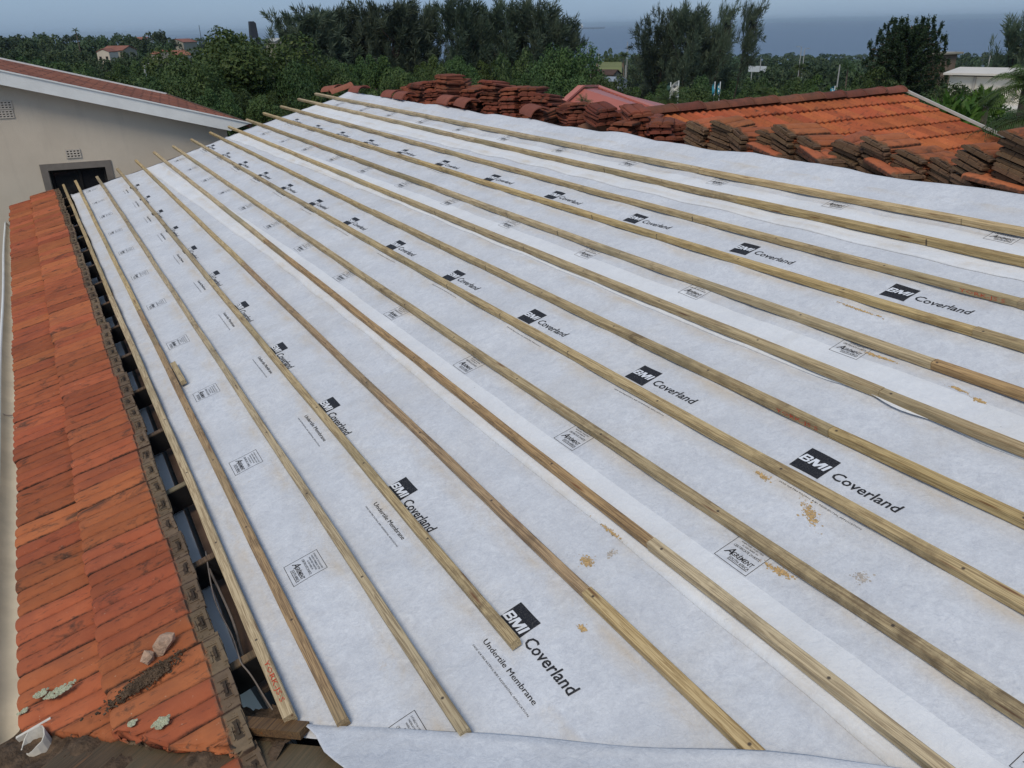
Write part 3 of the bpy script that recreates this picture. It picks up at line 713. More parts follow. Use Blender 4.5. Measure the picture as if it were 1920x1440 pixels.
lichen(1.035, -.535, .022, .060, 'pale green lichen rosette, largest, on a dark tile of the lower course', .072, 110)
lichen(1.085, -.61, .018, .026, 'small lichen patch just left of the largest lichen rosette', .068, 50)
lichen(.52, -.19, .024, .030, 'round grey-green lichen at the broken edge of the upper course', .096, 80)
lichen(.60, -.285, .011, .014, 'thumb-sized lichen tuft beside the valley break in the upper course', .098, 30)
lichen(1.045, -.685, .012, .018, 'tiny lichen fleck at the gutter edge of the lower course', .064, 20)
m_stone = mat_plain('beige_mortar_lump', (.45, .30, .21), .95, .3, 30, .6)
for k, (u, v, e, lab) in enumerate(((.925, -.115, (.055, .040, .046), 'larger beige mortar lump lying on the upper eaves tiles'), (.905, -.185, (.034, .030, .034), 'smaller beige mortar lump beside the larger one'))):
    ob = bm_obj(rock(e, 11 + k), 'mortar_lump', m_stone, frame(u, v, .094, .4 + k)); tag(ob, lab, 'mortar lump', 'mortar lumps on the tiles')
mb = MB(); r = random.Random(4)
for _ in range(900):
    a, b = r.gauss(0, .05), r.gauss(0, .018); s = r.uniform(.002, .008); c = Vector((a * 1.3, b + .25 * a * .2, .002 + .010 * math.exp(-(a / .05) ** 2 - (b / .02) ** 2) * r.random()))
    mb.box(c, (s * 1.8, s, s * .8), Matrix.Rotation(r.random() * 6, 3, (r.random(), r.random(), 1)))
ob = mb.build('dirt_heap', m_soil, None, False, frame(.80, -.225, .082, .12)); tag(ob, 'heap of dark crumbly dirt and twigs on the upper eaves tiles', 'dirt', kind='stuff')

# ---- loose ridge tiles along the ridge
def ridge_mesh(m, L=.40, r=.115):
    mb = MB(); n = 10; vs = []
    for s, rr in ((0, r), (L * .08, r), (L * .085, r * .94), (L, r * .9)):
        for layer in (0, .013):
            for k in range(n + 1):
                a = PI * (.12 + .76 * k / n); vs.append(((rr - layer) * 1.25 * math.cos(a), s, (rr - layer) * math.sin(a) - r * .38))
    q = n + 1; fs = []
    for i in range(3):
        for k in range(n):
            a = i * 2 * q + k; b = a + 2 * q; fs.append((a, a + 1, b + 1, b)); fs.append((a + q, b + q, b + q + 1, a + q + 1))
        for k in (0, n):
            a = i * 2 * q + k; b = a + 2 * q; fs.append((a, b, b + q, a + q))
    for i in (0, 3):
        for k in range(n): a = i * 2 * q + k; fs.append((a, a + 1, a + 1 + q, a + q))
    mb.add(vs, fs); return mb.mesh('ridge_tile', m, False, True)
rm = ridge_mesh(m_ridge, .42)
rl = [(12.6, 5.20, .02, 1.5, 'pale-edged ridge tile turned across the far end of the ridge'), (11.95, 5.17, -.01, .1, 'red ridge tile second from the far end of the ridge'), (10.35, 5.13, .01, .05, 'red ridge tile in the middle of the far ridge, farther of the pair'), (9.9, 5.13, .005, .0, 'red ridge tile in the middle of the far ridge, nearer of the pair'),
      (8.35, 5.14, .03, -.05, 'red ridge tile just before the tallest tile stacks, farther one'), (7.85, 5.14, .02, -.1, 'red ridge tile just before the tallest tile stacks, nearer one'), (6.2, 5.16, .02, -.2, 'ridge tile with a chipped end in front of the middle stacks'), (13.1, 5.1, -.02, .3, 'dark ridge tile leaning at the far gable end')]
for k, (u, v, wz, yaw, lab) in enumerate(rl):
    ob = bpy.data.objects.new('ridge_tile', rm); COL.objects.link(ob); ob.matrix_world = frame(u, v, wz + .045, yaw)
    tag(ob, lab, 'ridge tile', 'loose ridge tiles along the ridge')

# ---- back slope, wing roof
back = MB()
A_ = RP(12.3, RIDGE, -.06); B_ = RP(-4, RIDGE, -.06); dn = Vector((5.2, 0, -5.2 * math.tan(math.radians(15.1))))
back.prism([A_, B_, B_ + dn, A_ + dn], (0, 0, -.1)); bo = back.build('back_slope', mat_plain('old_brown_underlay', (.16, .09, .06), .9, .4, 6), None); bo.parent = house; bo.matrix_parent_inverse = ROOF.inverted()
def laid_tiles(name, org, ex, ey, nc, ncourse, gauge, tw, m, parent, jitter=.004, seedv=1, clip=None):
    """courses of interlocking tiles as one sheet; ex along the course, ey down the slope"""
    org = Vector(org); ex = Vector(ex).normalized(); ey = Vector(ey).normalized(); nz = ex.cross(ey).normalized()
    if nz.z < 0: nz = -nz
    mb = MB(); r = random.Random(seedv); per = 9
    for c in range(ncourse):
        for t in range(nc):
            if clip and not clip(t * tw, c * gauge): continue
            dz = r.uniform(-1, 1) * jitter; dy = r.uniform(-1, 1) * jitter * 1.5; vs = []
            for row, (y, zz) in enumerate(((-.04, .008), (gauge * .5, .024), (gauge - .012, .040), (gauge, .034), (gauge, .012))):
                for k in range(per):
                    x = tw * k / (per - 1); g = .5 - .5 * math.cos(4 * PI * k / (per - 1))
                    vs.append(org + ex * (t * tw + x) + ey * (c * gauge + y + dy - (0 if row < 3 else .01 * (1 - g))) + nz * (zz + dz + (.030 * g if row < 4 else 0)))
            mb.add(vs, [(a * per + k, a * per + k + 1, (a + 1) * per + k + 1, (a + 1) * per + k) for a in range(4) for k in range(per - 1)])
    return mb.build(name, m, parent, False)
hR = 1.0
wr1 = wray(1240, 203); wr2 = wray(1697, 163)
def atz(px, py, z):
    r = wray(px, py); return Vector(CAM + r * ((z - CAM[2]) / r[2]))
ZR = 1.36
Wl, Wr = atz(1240, 207, ZR), atz(1692, 170, ZR)
YR = (Wl.y + Wr.y) / 2
wp = math.radians(17.5); dnw = Vector((0, -math.cos(wp), -math.sin(wp)))
x0, x1 = 5.3, Wr.x
wing = MB(); wing.prism([(x0, YR, ZR - .05), (x1, YR, ZR - .05), Vector((x1, YR, ZR - .05)) + dnw * 5.5, Vector((x0 + 5.2, YR, ZR - .05)) + dnw * 5.5], (0, 0, -.08))
dnb = Vector((0, math.cos(wp), -math.sin(wp)))
wing.prism([(x0, YR + .002, ZR - .05), (x1, YR + .002, ZR - .05), Vector((x1, YR, ZR - .05)) + dnb * 4.5, Vector((x0, YR, ZR - .05)) + dnb * 4.5], (0, 0, -.08))
wing.prism([(x1 - .25, YR - 4.6, ZR - 1.7), (x1 - .25, YR, ZR - .2), (x1 - .25, YR + 4, ZR - 1.6), (x1 - .25, YR + 4, -4.5), (x1 - .25, YR - 4.6, -4.5)], (-.2, 0, 0), 1)
wo = wing.build('wing_roof', [mat_plain('wing_deck', (.2, .1, .06), .9, .3, 5), m_wall]); wo.parent = house; wo.matrix_parent_inverse = ROOF.inverted()
nct = int((x1 - .02 - x0) / .22)
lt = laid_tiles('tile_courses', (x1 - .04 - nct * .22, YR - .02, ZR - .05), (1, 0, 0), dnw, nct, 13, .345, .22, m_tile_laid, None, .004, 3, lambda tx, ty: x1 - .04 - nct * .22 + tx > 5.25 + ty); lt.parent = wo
mb = MB()
n = int((x1 - x0 - .5) / .42)
rc = ridge_mesh(m_ridge_old, .44, .12)
for k in range(n):
    o = bpy.data.objects.new('ridge_cap', rc); COL.objects.link(o); o.parent = wo
    o.matrix_world = Matrix.Translation((x1 - .02 - k * .42, YR, ZR + .0 + .006 * math.sin(k * 2.2))) @ Matrix.Rotation(PI / 2 + .01 * math.sin(k * 3), 4, 'Z') @ Matrix.Rotation(-.015, 4, 'X')
mb = MB(); a = Vector((x1 + .02, YR + .05, ZR + .04)); b = a + dnw * 4.4
mb.bar(a, b, .025, .035); o = mb.build('verge_trim', mat_plain('pale_verge_paint', (.55, .52, .47), .6, .1, 4), None); o.parent = wo
print('wing', Wl, Wr, YR)

# ---- stacks of stripped tiles beyond the ridge
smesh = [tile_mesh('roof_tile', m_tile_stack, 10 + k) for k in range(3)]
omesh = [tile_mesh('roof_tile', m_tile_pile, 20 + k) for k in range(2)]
def slope_z(x, y):
    zb = RP(y, RIDGE, 0).z - (x - RP(y, RIDGE, 0).x) * math.tan(math.radians(15.1))
    zw = ZR - abs(YR - y) * math.tan(wp) if y < YR + 4 else -9
    return max(zb, zw if x > 5 else -9)
NST = 0
def stack(px, d, top, yaw, desc, step=.034, lean=0., tiltx=0., jit=.03, top_orange=False, tl=0., heap=None):
    global NST
    # px: picture column used only to find the place along the ridge
    vpos = RIDGE + .02
    ridge = RP(0, RIDGE, 0)
    lo, hi = -1., 15.
    for _ in range(50):
        m = (lo + hi) / 2; p = np.array([ridge.x + d, m, slope_z(ridge.x + d, m) + .2]); c = RC @ (RW.T @ (p - CAM))
        if 960 + FPX * c[0] / c[2] > px: lo = m
        else: hi = m
    x, y = ridge.x + d, lo; z = slope_z(x, y); rs = random.Random(px); q_ = .25 if top_orange else 1; sk = (rs.uniform(-.12, .12) * q_, rs.uniform(-.10, .10) * q_)
    n = 40
    if top > 30:
        for kk in range(2, 40):
            c = RC @ (RW.T @ (np.array([x, y, z + .04 + kk * step]) - CAM))
            if 720 + FPX * c[1] / c[2] < top: n = kk; break
    else: n = top
    for k in range(n):
        r = random.Random(NST * 31 + k); NST += 1
        me = (omesh if top_orange else smesh)[r.randrange(2)]
        t = k / max(n - 1, 1)
        mw = Matrix.Translation((x + r.uniform(-jit, jit) + lean * t * math.cos(yaw), y + r.uniform(-jit, jit) + lean * t * math.sin(yaw), z + .03 + k * step)) @ Matrix.Rotation(yaw + r.uniform(-.08, .08), 4, 'Z') @ Matrix.Rotation(tl + tiltx + sk[0] + r.uniform(-.06, .06), 4, 'Y') @ Matrix.Rotation(sk[1] + r.uniform(-.05, .05), 4, 'X') @ Matrix.Translation((-.22, -.11, 0))
        if heap is not None:
            heap.add([mw @ v.co for v in me.vertices], [tuple(p.vertices) for p in me.polygons]); continue
        ob = bpy.data.objects.new('roof_tile', me); COL.objects.link(ob); ob.matrix_world = mw
        w_ = 'top' if k == n - 1 else 'bottom' if k == 0 else ordinal(n - 1 - k) + ' from the top'
        tag(ob, f'clay tile, {w_} of {desc}', 'roof tile', 'stripped tiles stacked beyond the ridge')
STK = [  # column, distance beyond the ridge, picture row of the top, yaw, words
 (790, .42, 153, .5, 'the leftmost stack beyond the ridge'), (815, .36, 152, .9, 'the second stack from the left'), (848, .50, 139, .4, 'the tallest left stack'), (892, .36, 163, .6, 'the fourth stack from the left'),
 (930, .50, 149, .55, 'the tall stack behind the fifth'), (968, .38, 163, .45, 'the fifth stack from the left'), (1002, .50, 164, .7, 'the sixth stack from the left'), (1030, .52, 178, .5, 'the sloping stack at mid ridge'),
 (1020, .28, 203, .5, 'the low stack at mid ridge'), (1072, .46, 189, 1.2, 'the stack before the red metal roof'), (1128, .48, 193, 1.3, 'the dark stack left of the wing ridge'), (1195, .50, 199, 1.1, 'the stack at the end of the wing ridge'), (1175, .30, 222, .6, 'the low broken stack by the membrane'), (1240, .42, 222, .9, 'the last stack before the leaning piles')]
heap = MB()
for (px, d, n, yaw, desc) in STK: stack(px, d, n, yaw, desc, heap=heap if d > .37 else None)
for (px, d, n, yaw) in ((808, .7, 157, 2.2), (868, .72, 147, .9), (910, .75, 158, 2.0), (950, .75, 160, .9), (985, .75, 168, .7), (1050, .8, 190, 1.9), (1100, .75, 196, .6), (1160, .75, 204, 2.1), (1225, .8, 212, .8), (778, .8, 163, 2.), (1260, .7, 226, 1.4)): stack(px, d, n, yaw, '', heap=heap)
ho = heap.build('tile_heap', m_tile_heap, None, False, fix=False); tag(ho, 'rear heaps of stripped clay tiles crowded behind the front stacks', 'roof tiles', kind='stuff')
def pile(xo, y, n, yaw, desc, tiltj=.03, heap=None):
    """tiles lying level across the wing roof, brown head ends towards the ridge"""
    global NST
    x = RP(0, RIDGE, 0).x + xo; z = slope_z(x + .2, y); rs = random.Random(int(xo * 100 + y * 1000)); sy = rs.uniform(-tiltj, tiltj)
    for k in range(n):
        r = random.Random(NST * 17 + k); NST += 1
        me = omesh[r.randrange(2)]
        mw = Matrix.Translation((x + .22 + r.uniform(-.03, .03), y + r.uniform(-.012, .012), z + .03 + k * .031)) @ Matrix.Rotation(wp * .9 + r.uniform(-.03, .03), 4, 'X') @ Matrix.Rotation(PI + yaw + r.uniform(-.06, .06), 4, 'Z') @ Matrix.Rotation(sy + r.uniform(-.03, .03), 4, 'Y') @ Matrix.Translation((-.22, -.11, 0))
        if heap is not None:
            heap.add([mw @ v.co for v in me.vertices], [tuple(p.vertices) for p in me.polygons]); continue
        ob = bpy.data.objects.new('roof_tile', me); COL.objects.link(ob); ob.matrix_world = mw
        w_ = 'top' if k == n - 1 else 'bottom' if k == 0 else ordinal(n - 1 - k) + ' from top'
        tag(ob, f'clay tile, {w_} of {desc}', 'roof tile', 'stripped tiles stacked beyond the ridge')
rp_ = random.Random(8); j = 0; y = .25
while y < 4.0:                                         # front row from the right edge to the wing ridge
    n = 14 if y < 1.15 else (8 + (j * 5) % 3 - (2 if 1.2 < y < 1.7 else 0))
    pile(.30 + (.0 if y < 1.15 else rp_.uniform(-.02, .12)), y, n, rp_.uniform(-.06, .06) if y < 1.15 else rp_.uniform(-.28, .28), f'the {ordinal(j)} pile from the right')
    y += .232 if y < 1.15 else .27; j += 1
heap2 = MB(); y = .1; j = 0
while y < 3.9:                                         # row behind
    pile(.77 + rp_.uniform(-.05, .06), y, 12 if y < 1.2 else 7 + (j * 7) % 3, rp_.uniform(-.10, .10), '', heap=heap2)
    if y < 1.3: pile(1.24, y, 10, rp_.uniform(-.08, .08), '', heap=heap2)
    y += .27 if y > 1.2 else .24; j += 1
m_heap2 = mat_tile('piled_clay_tile_rear', (.34, .105, .045), (.43, .14, .058), (.21, .075, .04), False, .6, island=True)
ho = heap2.build('tile_heap', m_heap2, None, False, fix=False); tag(ho, 'rear rows of stripped clay tiles laid on the wing roof', 'roof tiles', kind='stuff')
for (px, d, n, yaw, desc) in ((1665, .34, 1, .25, 'orange loose tile'), (1530, .30, 2, .2, 'small leaning pair'), (1440, .30, 1, .5, 'loose single'), (1870, .30, 1, .9, 'broken orange')):
    ridge = RP(0, RIDGE, 0); u = u_at(px, RIDGE + d * .9, 0)
    for k in range(n):
        ob = bpy.data.objects.new('roof_tile', omesh[k % 2]); COL.objects.link(ob)
        z = slope_z(ridge.x + d, u) + .10 + k * .03
        ob.matrix_world = Matrix.Translation((ridge.x + d, u, z)) @ Matrix.Rotation(PI / 2 * 2.6 + yaw, 4, 'Z') @ Matrix.Rotation(.15, 4, 'Y') @ Matrix.Translation((-.22, -.11, 0))
        lab = {1665: 'bright orange clay tile lying flat beside the membrane near the right', 1530: ['orange clay tile leaning against the membrane, lower of two', 'orange clay tile leaning against the membrane, upper of two'][k % 2], 1440: 'orange clay tile lying before the leaning piles', 1870: 'orange clay tile tucked behind the membrane at the far right'}[px]
        tag(ob, lab, 'roof tile', 'stripped tiles stacked beyond the ridge')
print('tiles', cnt, NST)

# ================================================================== THE SURROUNDINGS
# ---- terrain and sea
TD = [0, 12, 20, 35, 60, 100, 200, 400, 800, 1000, 1500, 2200]
TRg = [-4.2, -4.3, -4.6, -5.5, -9.5, -14.5, -22, -30, -39, -42.5, -44, -46]
TLf = [-4.2, -4.3, -4.4, -4.8, -6, -7.5, -9.5, -11, -17, -22, -36, -43]
def terrain(x, y):
    dx, dy = x - CAM[0], y - CAM[1]; d = math.hypot(dx, dy); az = math.degrees(math.atan2(dx, dy))
    t = min(max((az - 8) / 16, 0), 1); t = t * t * (3 - 2 * t)
    if az < -60 or az > 150: t = .5
    zl, zr = np.interp(d, TD, TLf), np.interp(d, TD, TRg)
    return float(zl + (zr - zl) * t + (.5 * math.sin(x * .05) + .4 * math.sin(y * .043 + 1)) * min(1, d / 60) * (1 if d < 700 else .3))
def m_ground():
    t = NT('ground_green', .95, .1); n = t.noise(.08, 6, .65); n2 = t.noise(1.2, 5, .7)
    c = t.mix(t.ramp(n, [(.4, 0), (.6, 1)]), (.035, .055, .02), (.06, .075, .028)); c = t.mix(t.ramp(n2, [(.55, 0), (.75, 1)]), c, (.10, .085, .05)); t.col(c); return t.mat
rad = [0.5, 4, 8, 12, 16, 20, 27, 35, 45, 60, 75, 100, 130, 160, 200, 250, 320, 400, 500, 650, 800, 900, 1000, 1200, 1500, 2200]
na = 96; verts = []; faces = []
for r_ in rad:
    for k in range(na):
        a = 2 * PI * k / na; x, y = CAM[0] + r_ * math.sin(a), CAM[1] + r_ * math.cos(a); verts.append((x, y, terrain(x, y)))
for i in range(len(rad) - 1):
    for k in range(na): faces.append((i * na + k, i * na + (k + 1) % na, (i + 1) * na + (k + 1) % na, (i + 1) * na + k))
faces.append(tuple(range(na)))
mb = MB(); mb.v = verts; mb.f = faces; mb.m = [0] * len(faces); g = struct(mb.build('ground', m_ground(), None, True))
def m_sea():
    t = NT('sea_water', .32, .35); p = t.map((1, 1, 1)); n = t.noise(.004, 5, .6, src=t.map((1, 3, 1), rot=(0, 0, -.6))); n2 = t.noise(.05, 5, .6, src=t.map((1, 3, 1), rot=(0, 0, -.6)))
    c = t.mix(t.ramp(n, [(.35, 0), (.7, 1)]), (.055, .085, .135), (.072, .105, .16)); t.col(c)
    t.bump(t.math('ADD', n2, t.noise(.5, 4, .6)), .5, 1.2); return t.mat
mb = MB(); R_ = 26000; HAZE = 8e-5; mb.add([(-R_, -R_, -41), (R_, -R_, -41), (R_, R_, -41), (-R_, R_, -41)], [(0, 1, 2, 3)]); struct(mb.build('sea', m_sea()))

# ---- neighbouring house on the left
wd = Vector((.98930, -.145888, 0)).normalized(); wnr = Vector((.145888, .98930, 0)).normalized(); wp0 = Vector((.3817, 14.1422, .418))
nb = empty('neighbour_house', None, wp0); tag(nb, 'beige rendered house with a brown-red roof and white bargeboard behind the eaves', 'house')
NBI = nb.matrix_basis.inverted()
def nchild(mbld, name, mats, parent=nb, smooth=False):
    o = mbld.build(name, mats, None, smooth); o.parent = parent
    if parent is nb: o.matrix_parent_inverse = Matrix.Translation(-wp0)
    return o
pv = wp0 - wnr * .28
vt0, vt1 = hit(0, 133, pv, wnr), hit(471, 232, pv, wnr); vb0, vb1 = hit(0, 160, pv, wnr), hit(432, 245, pv, wnr)
vd = (vt1 - vt0).normalized()
ext = vt0 - vd * 4.0
rn = vd.cross(wnr).normalized()
if rn.z < 0: rn = -rn
far1 = hit(313, 177, vt0, rn); far0 = hit(0, 112, vt0, rn); far0e = far0 - vd * 4.0
mb = MB()
th = -rn * .05
mb.prism([ext, vt1, far1, far0e], th, 0)
def m_nroof():
    t = NT('brown_red_roof', .85, .2); n = t.noise(1.6, 7, .7, .6, src=t.map((1, 1, 1))); n2 = t.noise(12, 5, .7)
    c = t.mix(t.ramp(n, [(.35, 0), (.65, 1)]), (.38, .135, .07), (.24, .09, .055)); c = t.mix(t.math('MULTIPLY', t.ramp(n2, [(.52, 0), (.7, 1)]), .5), c, (.42, .17, .11))
    x = t.sep()[0]; k = t.ramp(t.math('ADD', x, t.math('MULTIPLY', n, .8)), [(.0, 1), (.02, 0)])
    br = t.n.new('ShaderNodeTexBrick'); t.L(t.map((1, 1, 1), rot=(0, 0, .1464)), br.inputs['Vector']); br.inputs['Scale'].default_value = 1; br.inputs['Brick Width'].default_value = .3; br.inputs['Row Height'].default_value = .22; br.inputs['Mortar Size'].default_value = .018
    br.inputs['Color1'].default_value = (1, 1, 1, 1); br.inputs['Color2'].default_value = (.62, .6, .6, 1); br.inputs['Mortar'].default_value = (.3, .27, .25, 1); c = t.mix(.8, c, br.outputs['Color'], 'MULTIPLY'); t.col(c); t.bump(n2, .5, .03); return t.mat
nroof = nchild(mb, 'roof', m_nroof())
mb = MB(); e2 = ext + (vb0 - vt0); mb.prism([ext + rn * .015, vt1 + rn * .015, vb1, e2], -wnr * .03); nchild(mb, 'bargeboard', m_white)
mb = MB(); mb.bar(ext - wnr * .035 + rn * .012, vt1 - wnr * .035 + rn * .012, .03, .02, rn); nchild(mb, 'verge_flashing', m_white)
mb = MB(); mb.bar(far0e + rn * .01, far1 + rn * .01, .04, .03, rn); nchild(mb, 'far_verge', m_white, nroof)
mb = MB(); mb.bar(vt1 - rn * .03, far1 - rn * .03, .06, .09, rn); nchild(mb, 'eaves_board', mat_plain('brown_board', (.12, .07, .05), .8, .3, 8), nroof)
# wall with a window opening
q = lambda px, py: hit(px, py, wp0, wnr)
wtl, wtr = q(90, 320), q(197, 312.5)
wx0, wx1 = (wtl - wp0).dot(wd), (wtr - wp0).dot(wd); wz = (wtl.z + wtr.z) / 2; whh = 1.25
vwall = lambda s: None
top0, top1 = e2 + wnr * .28, vb1 + wnr * .28
s0, s1 = (top0 - wp0).dot(wd), (top1 - wp0).dot(wd) - .05
zt = lambda s: top0.z + (top1.z - top0.z) * (s - s0) / (s1 + .05 - s0) + .12
zb = -4.6
WP = lambda s, z, dpt=0: wp0 + wd * s + Vector((0, 0, z - wp0.z)) + wnr * dpt
mb = MB()
mb.prism([WP(s0, zb), WP(wx0, zb), WP(wx0, zt(wx0)), WP(s0, zt(s0))], wnr * .22)
mb.prism([WP(wx1, zb), WP(s1, zb), WP(s1, zt(s1)), WP(wx1, zt(wx1))], wnr * .22)
mb.prism([WP(wx0, wz), WP(wx1, wz), WP(wx1, zt(wx1)), WP(wx0, zt(wx0))], wnr * .22)
mb.prism([WP(wx0, zb), WP(wx1, zb), WP(wx1, wz - whh), WP(wx0, wz - whh)], wnr * .22)
mb.prism([WP(s1, zb, .22), WP(s1, zt(s1) - .5, .22), WP(s1, zt(s1) - .5, 1.6), WP(s1, zb, 1.6)], -wd * .2)
nchild(mb, 'wall', m_wall)
fr = .11
mb = MB()
for (a, b, c, d) in ((wx0 - fr, wx1 + fr, wz, wz + fr), (wx0 - fr, wx0, wz - whh, wz), (wx1, wx1 + fr, wz - whh, wz)):
    mb.prism([WP(a, c, -.02), WP(b, c, -.02), WP(b, d, -.02), WP(a, d, -.02)], wnr * .03)
win = nchild(mb, 'window', mat_plain('grey_plaster_surround', (.20, .175, .155), .9, .12, 6))
mb = MB(); mb.prism([WP(wx0, wz - whh, .10), WP(wx1, wz - whh, .10), WP(wx1, wz, .10), WP(wx0, wz, .10)], wnr * .01)
gm = NT('dark_window_glass', .15, .5); gm.col((.012, .013, .016)); nchild(mb, 'pane', gm.mat, win)
mb = MB()
for a in (wx0 + .01, (wx0 + wx1) / 2, wx1 - .05): mb.prism([WP(a, wz - whh, .07), WP(a + .04, wz - whh, .07), WP(a + .04, wz - .002, .07), WP(a, wz - .002, .07)], wnr * .028)
mb.prism([WP(wx0 + .05, wz - .05, .072), WP(wx1 - .05, wz - .05, .072), WP(wx1 - .05, wz - .01, .072), WP(wx0 + .05, wz - .01, .072)], wnr * .025)
nchild(mb, 'window_frame', m_dark, win)
def air_brick(px, py, w_, h_):
    c = q(px, py); s = (c - wp0).dot(wd); mb = MB()
    mb.prism([WP(s - w_ / 2, c.z - h_ / 2, -.005), WP(s + w_ / 2, c.z - h_ / 2, -.005), WP(s + w_ / 2, c.z + h_ / 2, -.005), WP(s - w_ / 2, c.z + h_ / 2, -.005)], wnr * .004, 1)
    for k in range(5):
        a = s - w_ / 2 + (w_ - .022) * k / 4; mb.prism([WP(a, c.z - h_ / 2, -.014), WP(a + .022, c.z - h_ / 2, -.014), WP(a + .022, c.z + h_ / 2, -.014), WP(a, c.z + h_ / 2, -.014)], wnr * .009)
    for k in range(4):
        b = c.z - h_ / 2 + (h_ - .02) * k / 3; mb.prism([WP(s - w_ / 2, b, -.016), WP(s + w_ / 2, b, -.016), WP(s + w_ / 2, b + .02, -.016), WP(s - w_ / 2, b + .02, -.016)], wnr * .011)
    nchild(mb, 'air_brick', [mat_plain('air_brick_plaster', (.56, .50, .43), .9, .08, 10), m_dark])
air_brick(137.5, 288, .235, .145); air_brick(8, 197, .235, .13); air_brick(11, 214, .235, .13)

# ---- red metal hip roof in the middle
def metal_house():
    ap = at(1090, 165, 27); h = empty('red_roof_house', None, Vector((ap.x, ap.y, terrain(ap.x, ap.y)))); L0 = h.location.copy()
    tag(h, 'house with a red ribbed metal hip roof behind the tile stacks', 'house')
    m = NT('red_metal_sheet', .45, .4); n = m.noise(.6, 4); m.col(m.mix(n, (.36, .10, .075), (.45, .15, .11)))
    rgt = at(1330, 243, 25.5); lft = at(1005, 240, 25.); bk = at(1120, 160, 33)
    ap2 = at(1118, 164, 29.5)
    def ch(mb, name, mt, par=h):
        o = mb.build(name, mt, None); o.parent = par
        if par is h: o.matrix_parent_inverse = Matrix.Translation(-L0)
        return o
    mb = MB(); fr_ = rgt + (lft - rgt) * 0; far = rgt + (ap2 - ap) * 3.2
    mb.add([ap, lft, rgt, ap2, far, lft + (ap2 - ap) * 3.2], [(0, 1, 2, 3), (3, 2, 4), (0, 3, 4, 5), (0, 5, 1)])
    ribs = 26; n_ = (rgt - ap2).cross(lft - ap).normalized()
    if n_.z < 0: n_ = -n_
    o = ch(mb, 'roof', m.mat)
    # ribs run level across the slope as tile-pressed steps
    for k in range(1, ribs):
        t = k / ribs; a = ap.lerp(lft, t); b = ap2.lerp(rgt, t); mb2 = MB(); mb2.bar(a + n_ * .02, b + n_ * .02, .05, .04, n_); ch(mb2, 'roof_rib', m.mat, o)
    mr = NT('faded_red_ridge', .5, .3); mr.col((.48, .17, .13))
    for (a, b) in ((ap, ap2), (ap2, rgt), (ap, lft)):
        mb2 = MB(); mb2.bar(a + n_ * .06, b + n_ * .06, .22, .06, (0, 0, 1)); ch(mb2, 'ridge_flashing', mr.mat, o)
    mb = MB(); c = (ap + rgt + lft + far) / 4
    mb.box((c.x, c.y, (lft.z - .3 + L0.z) / 2), (5.5, 5.5, abs(lft.z - .3 - L0.z))); ch(mb, 'wall', m_wall)
metal_house()

# ---- vegetation
def leaf_mesh(name, mats, C, A, B, mi=None):
    """quads from centres C and half axes A, B (numpy n x 3)"""
    n = len(C); v = np.empty((n, 4, 3)); v[:, 0] = C - A; v[:, 1] = C - B * .9; v[:, 2] = C + A; v[:, 3] = C + B * .9
    me = bpy.data.meshes.new(name); me.vertices.add(n * 4); me.vertices.foreach_set('co', v.ravel()); me.loops.add(n * 4); me.loops.foreach_set('vertex_index', np.arange(n * 4))
    me.polygons.add(n); me.polygons.foreach_set('loop_start', np.arange(n) * 4); me.polygons.foreach_set('loop_total', np.full(n, 4))
    for m in mats: me.materials.append(m)
    me.update(calc_edges=True); return me
def unit(a): return a / np.linalg.norm(a, axis=1, keepdims=True)
def crown_broad(name, mat, lobes=60, leaves=220, leaf=.035, flat=.75, seedv=1, gap=.0):
    """unit crown: radius 1, from z=0 to z=1"""
    g = np.random.default_rng(seedv); C = []; A = []; B = []
    for k in range(lobes):
        d = g.normal(size=3); d[2] = abs(d[2]) * 1.0 - .25; d /= np.linalg.norm(d); rr = g.uniform(.55, .86) if k > lobes * .25 else g.uniform(.15, .5)
        c = np.array([d[0] * rr, d[1] * rr, .40 + d[2] * rr * .62]); lr = g.uniform(.15, .28)
        q = unit(g.normal(size=(leaves, 3))); q[:, 2] = np.where(q[:, 2] < -.2, -q[:, 2], q[:, 2])
        rad_ = lr * g.uniform(.6, 1.12, (leaves, 1)) ** .6
        p = c + q * rad_ * np.array([1, 1, flat]); nrm = unit(q + .8 * g.normal(size=(leaves, 3)) + np.array([0, 0, .5]))
        a = unit(np.cross(nrm, g.normal(size=(leaves, 3)))); b = np.cross(nrm, a); s = leaf * g.uniform(.5, 1.35, (leaves, 1))
        C.append(p); A.append(a * s); B.append(b * s * .6)
    C = np.vstack(C); lo, hi = np.percentile(C[:, 2], 1), np.percentile(C[:, 2], 99.7); rx = np.percentile(np.hypot(C[:, 0], C[:, 1]), 98.5)
    C[:, 2] = (C[:, 2] - lo) / (hi - lo); C[:, :2] /= rx
    return leaf_mesh(name, [mat], C, np.vstack(A), np.vstack(B))
def trunk_mesh(name, mat, seedv, n=7, r=.05):
    """unit height, fork at three quarters; limbs stay below z = 1"""
    q = random.Random(seedv); mb = MB(); top = Vector((q.uniform(-.05, .05), q.uniform(-.05, .05), .72))
    mb.tube([(0, 0, -.02), (0.01, 0, .4), top], [r * 1.6, r * 1.15, r * .85], 7)
    for k in range(n):
        a = 2 * PI * k / n + q.random(); e = Vector((.8 * math.cos(a), .8 * math.sin(a), q.uniform(.85, .98)))
        m = top.lerp(e, .5) + Vector((0, 0, .03)); mb.tube([top - Vector((0, 0, .1 * q.random())), m, e], [r * .6, r * .4, r * .12], 5)
    return mb.mesh(name, mat, True, True)
m_bark = mat_plain('grey_bark', (.11, .085, .065), .95, .35, 4)
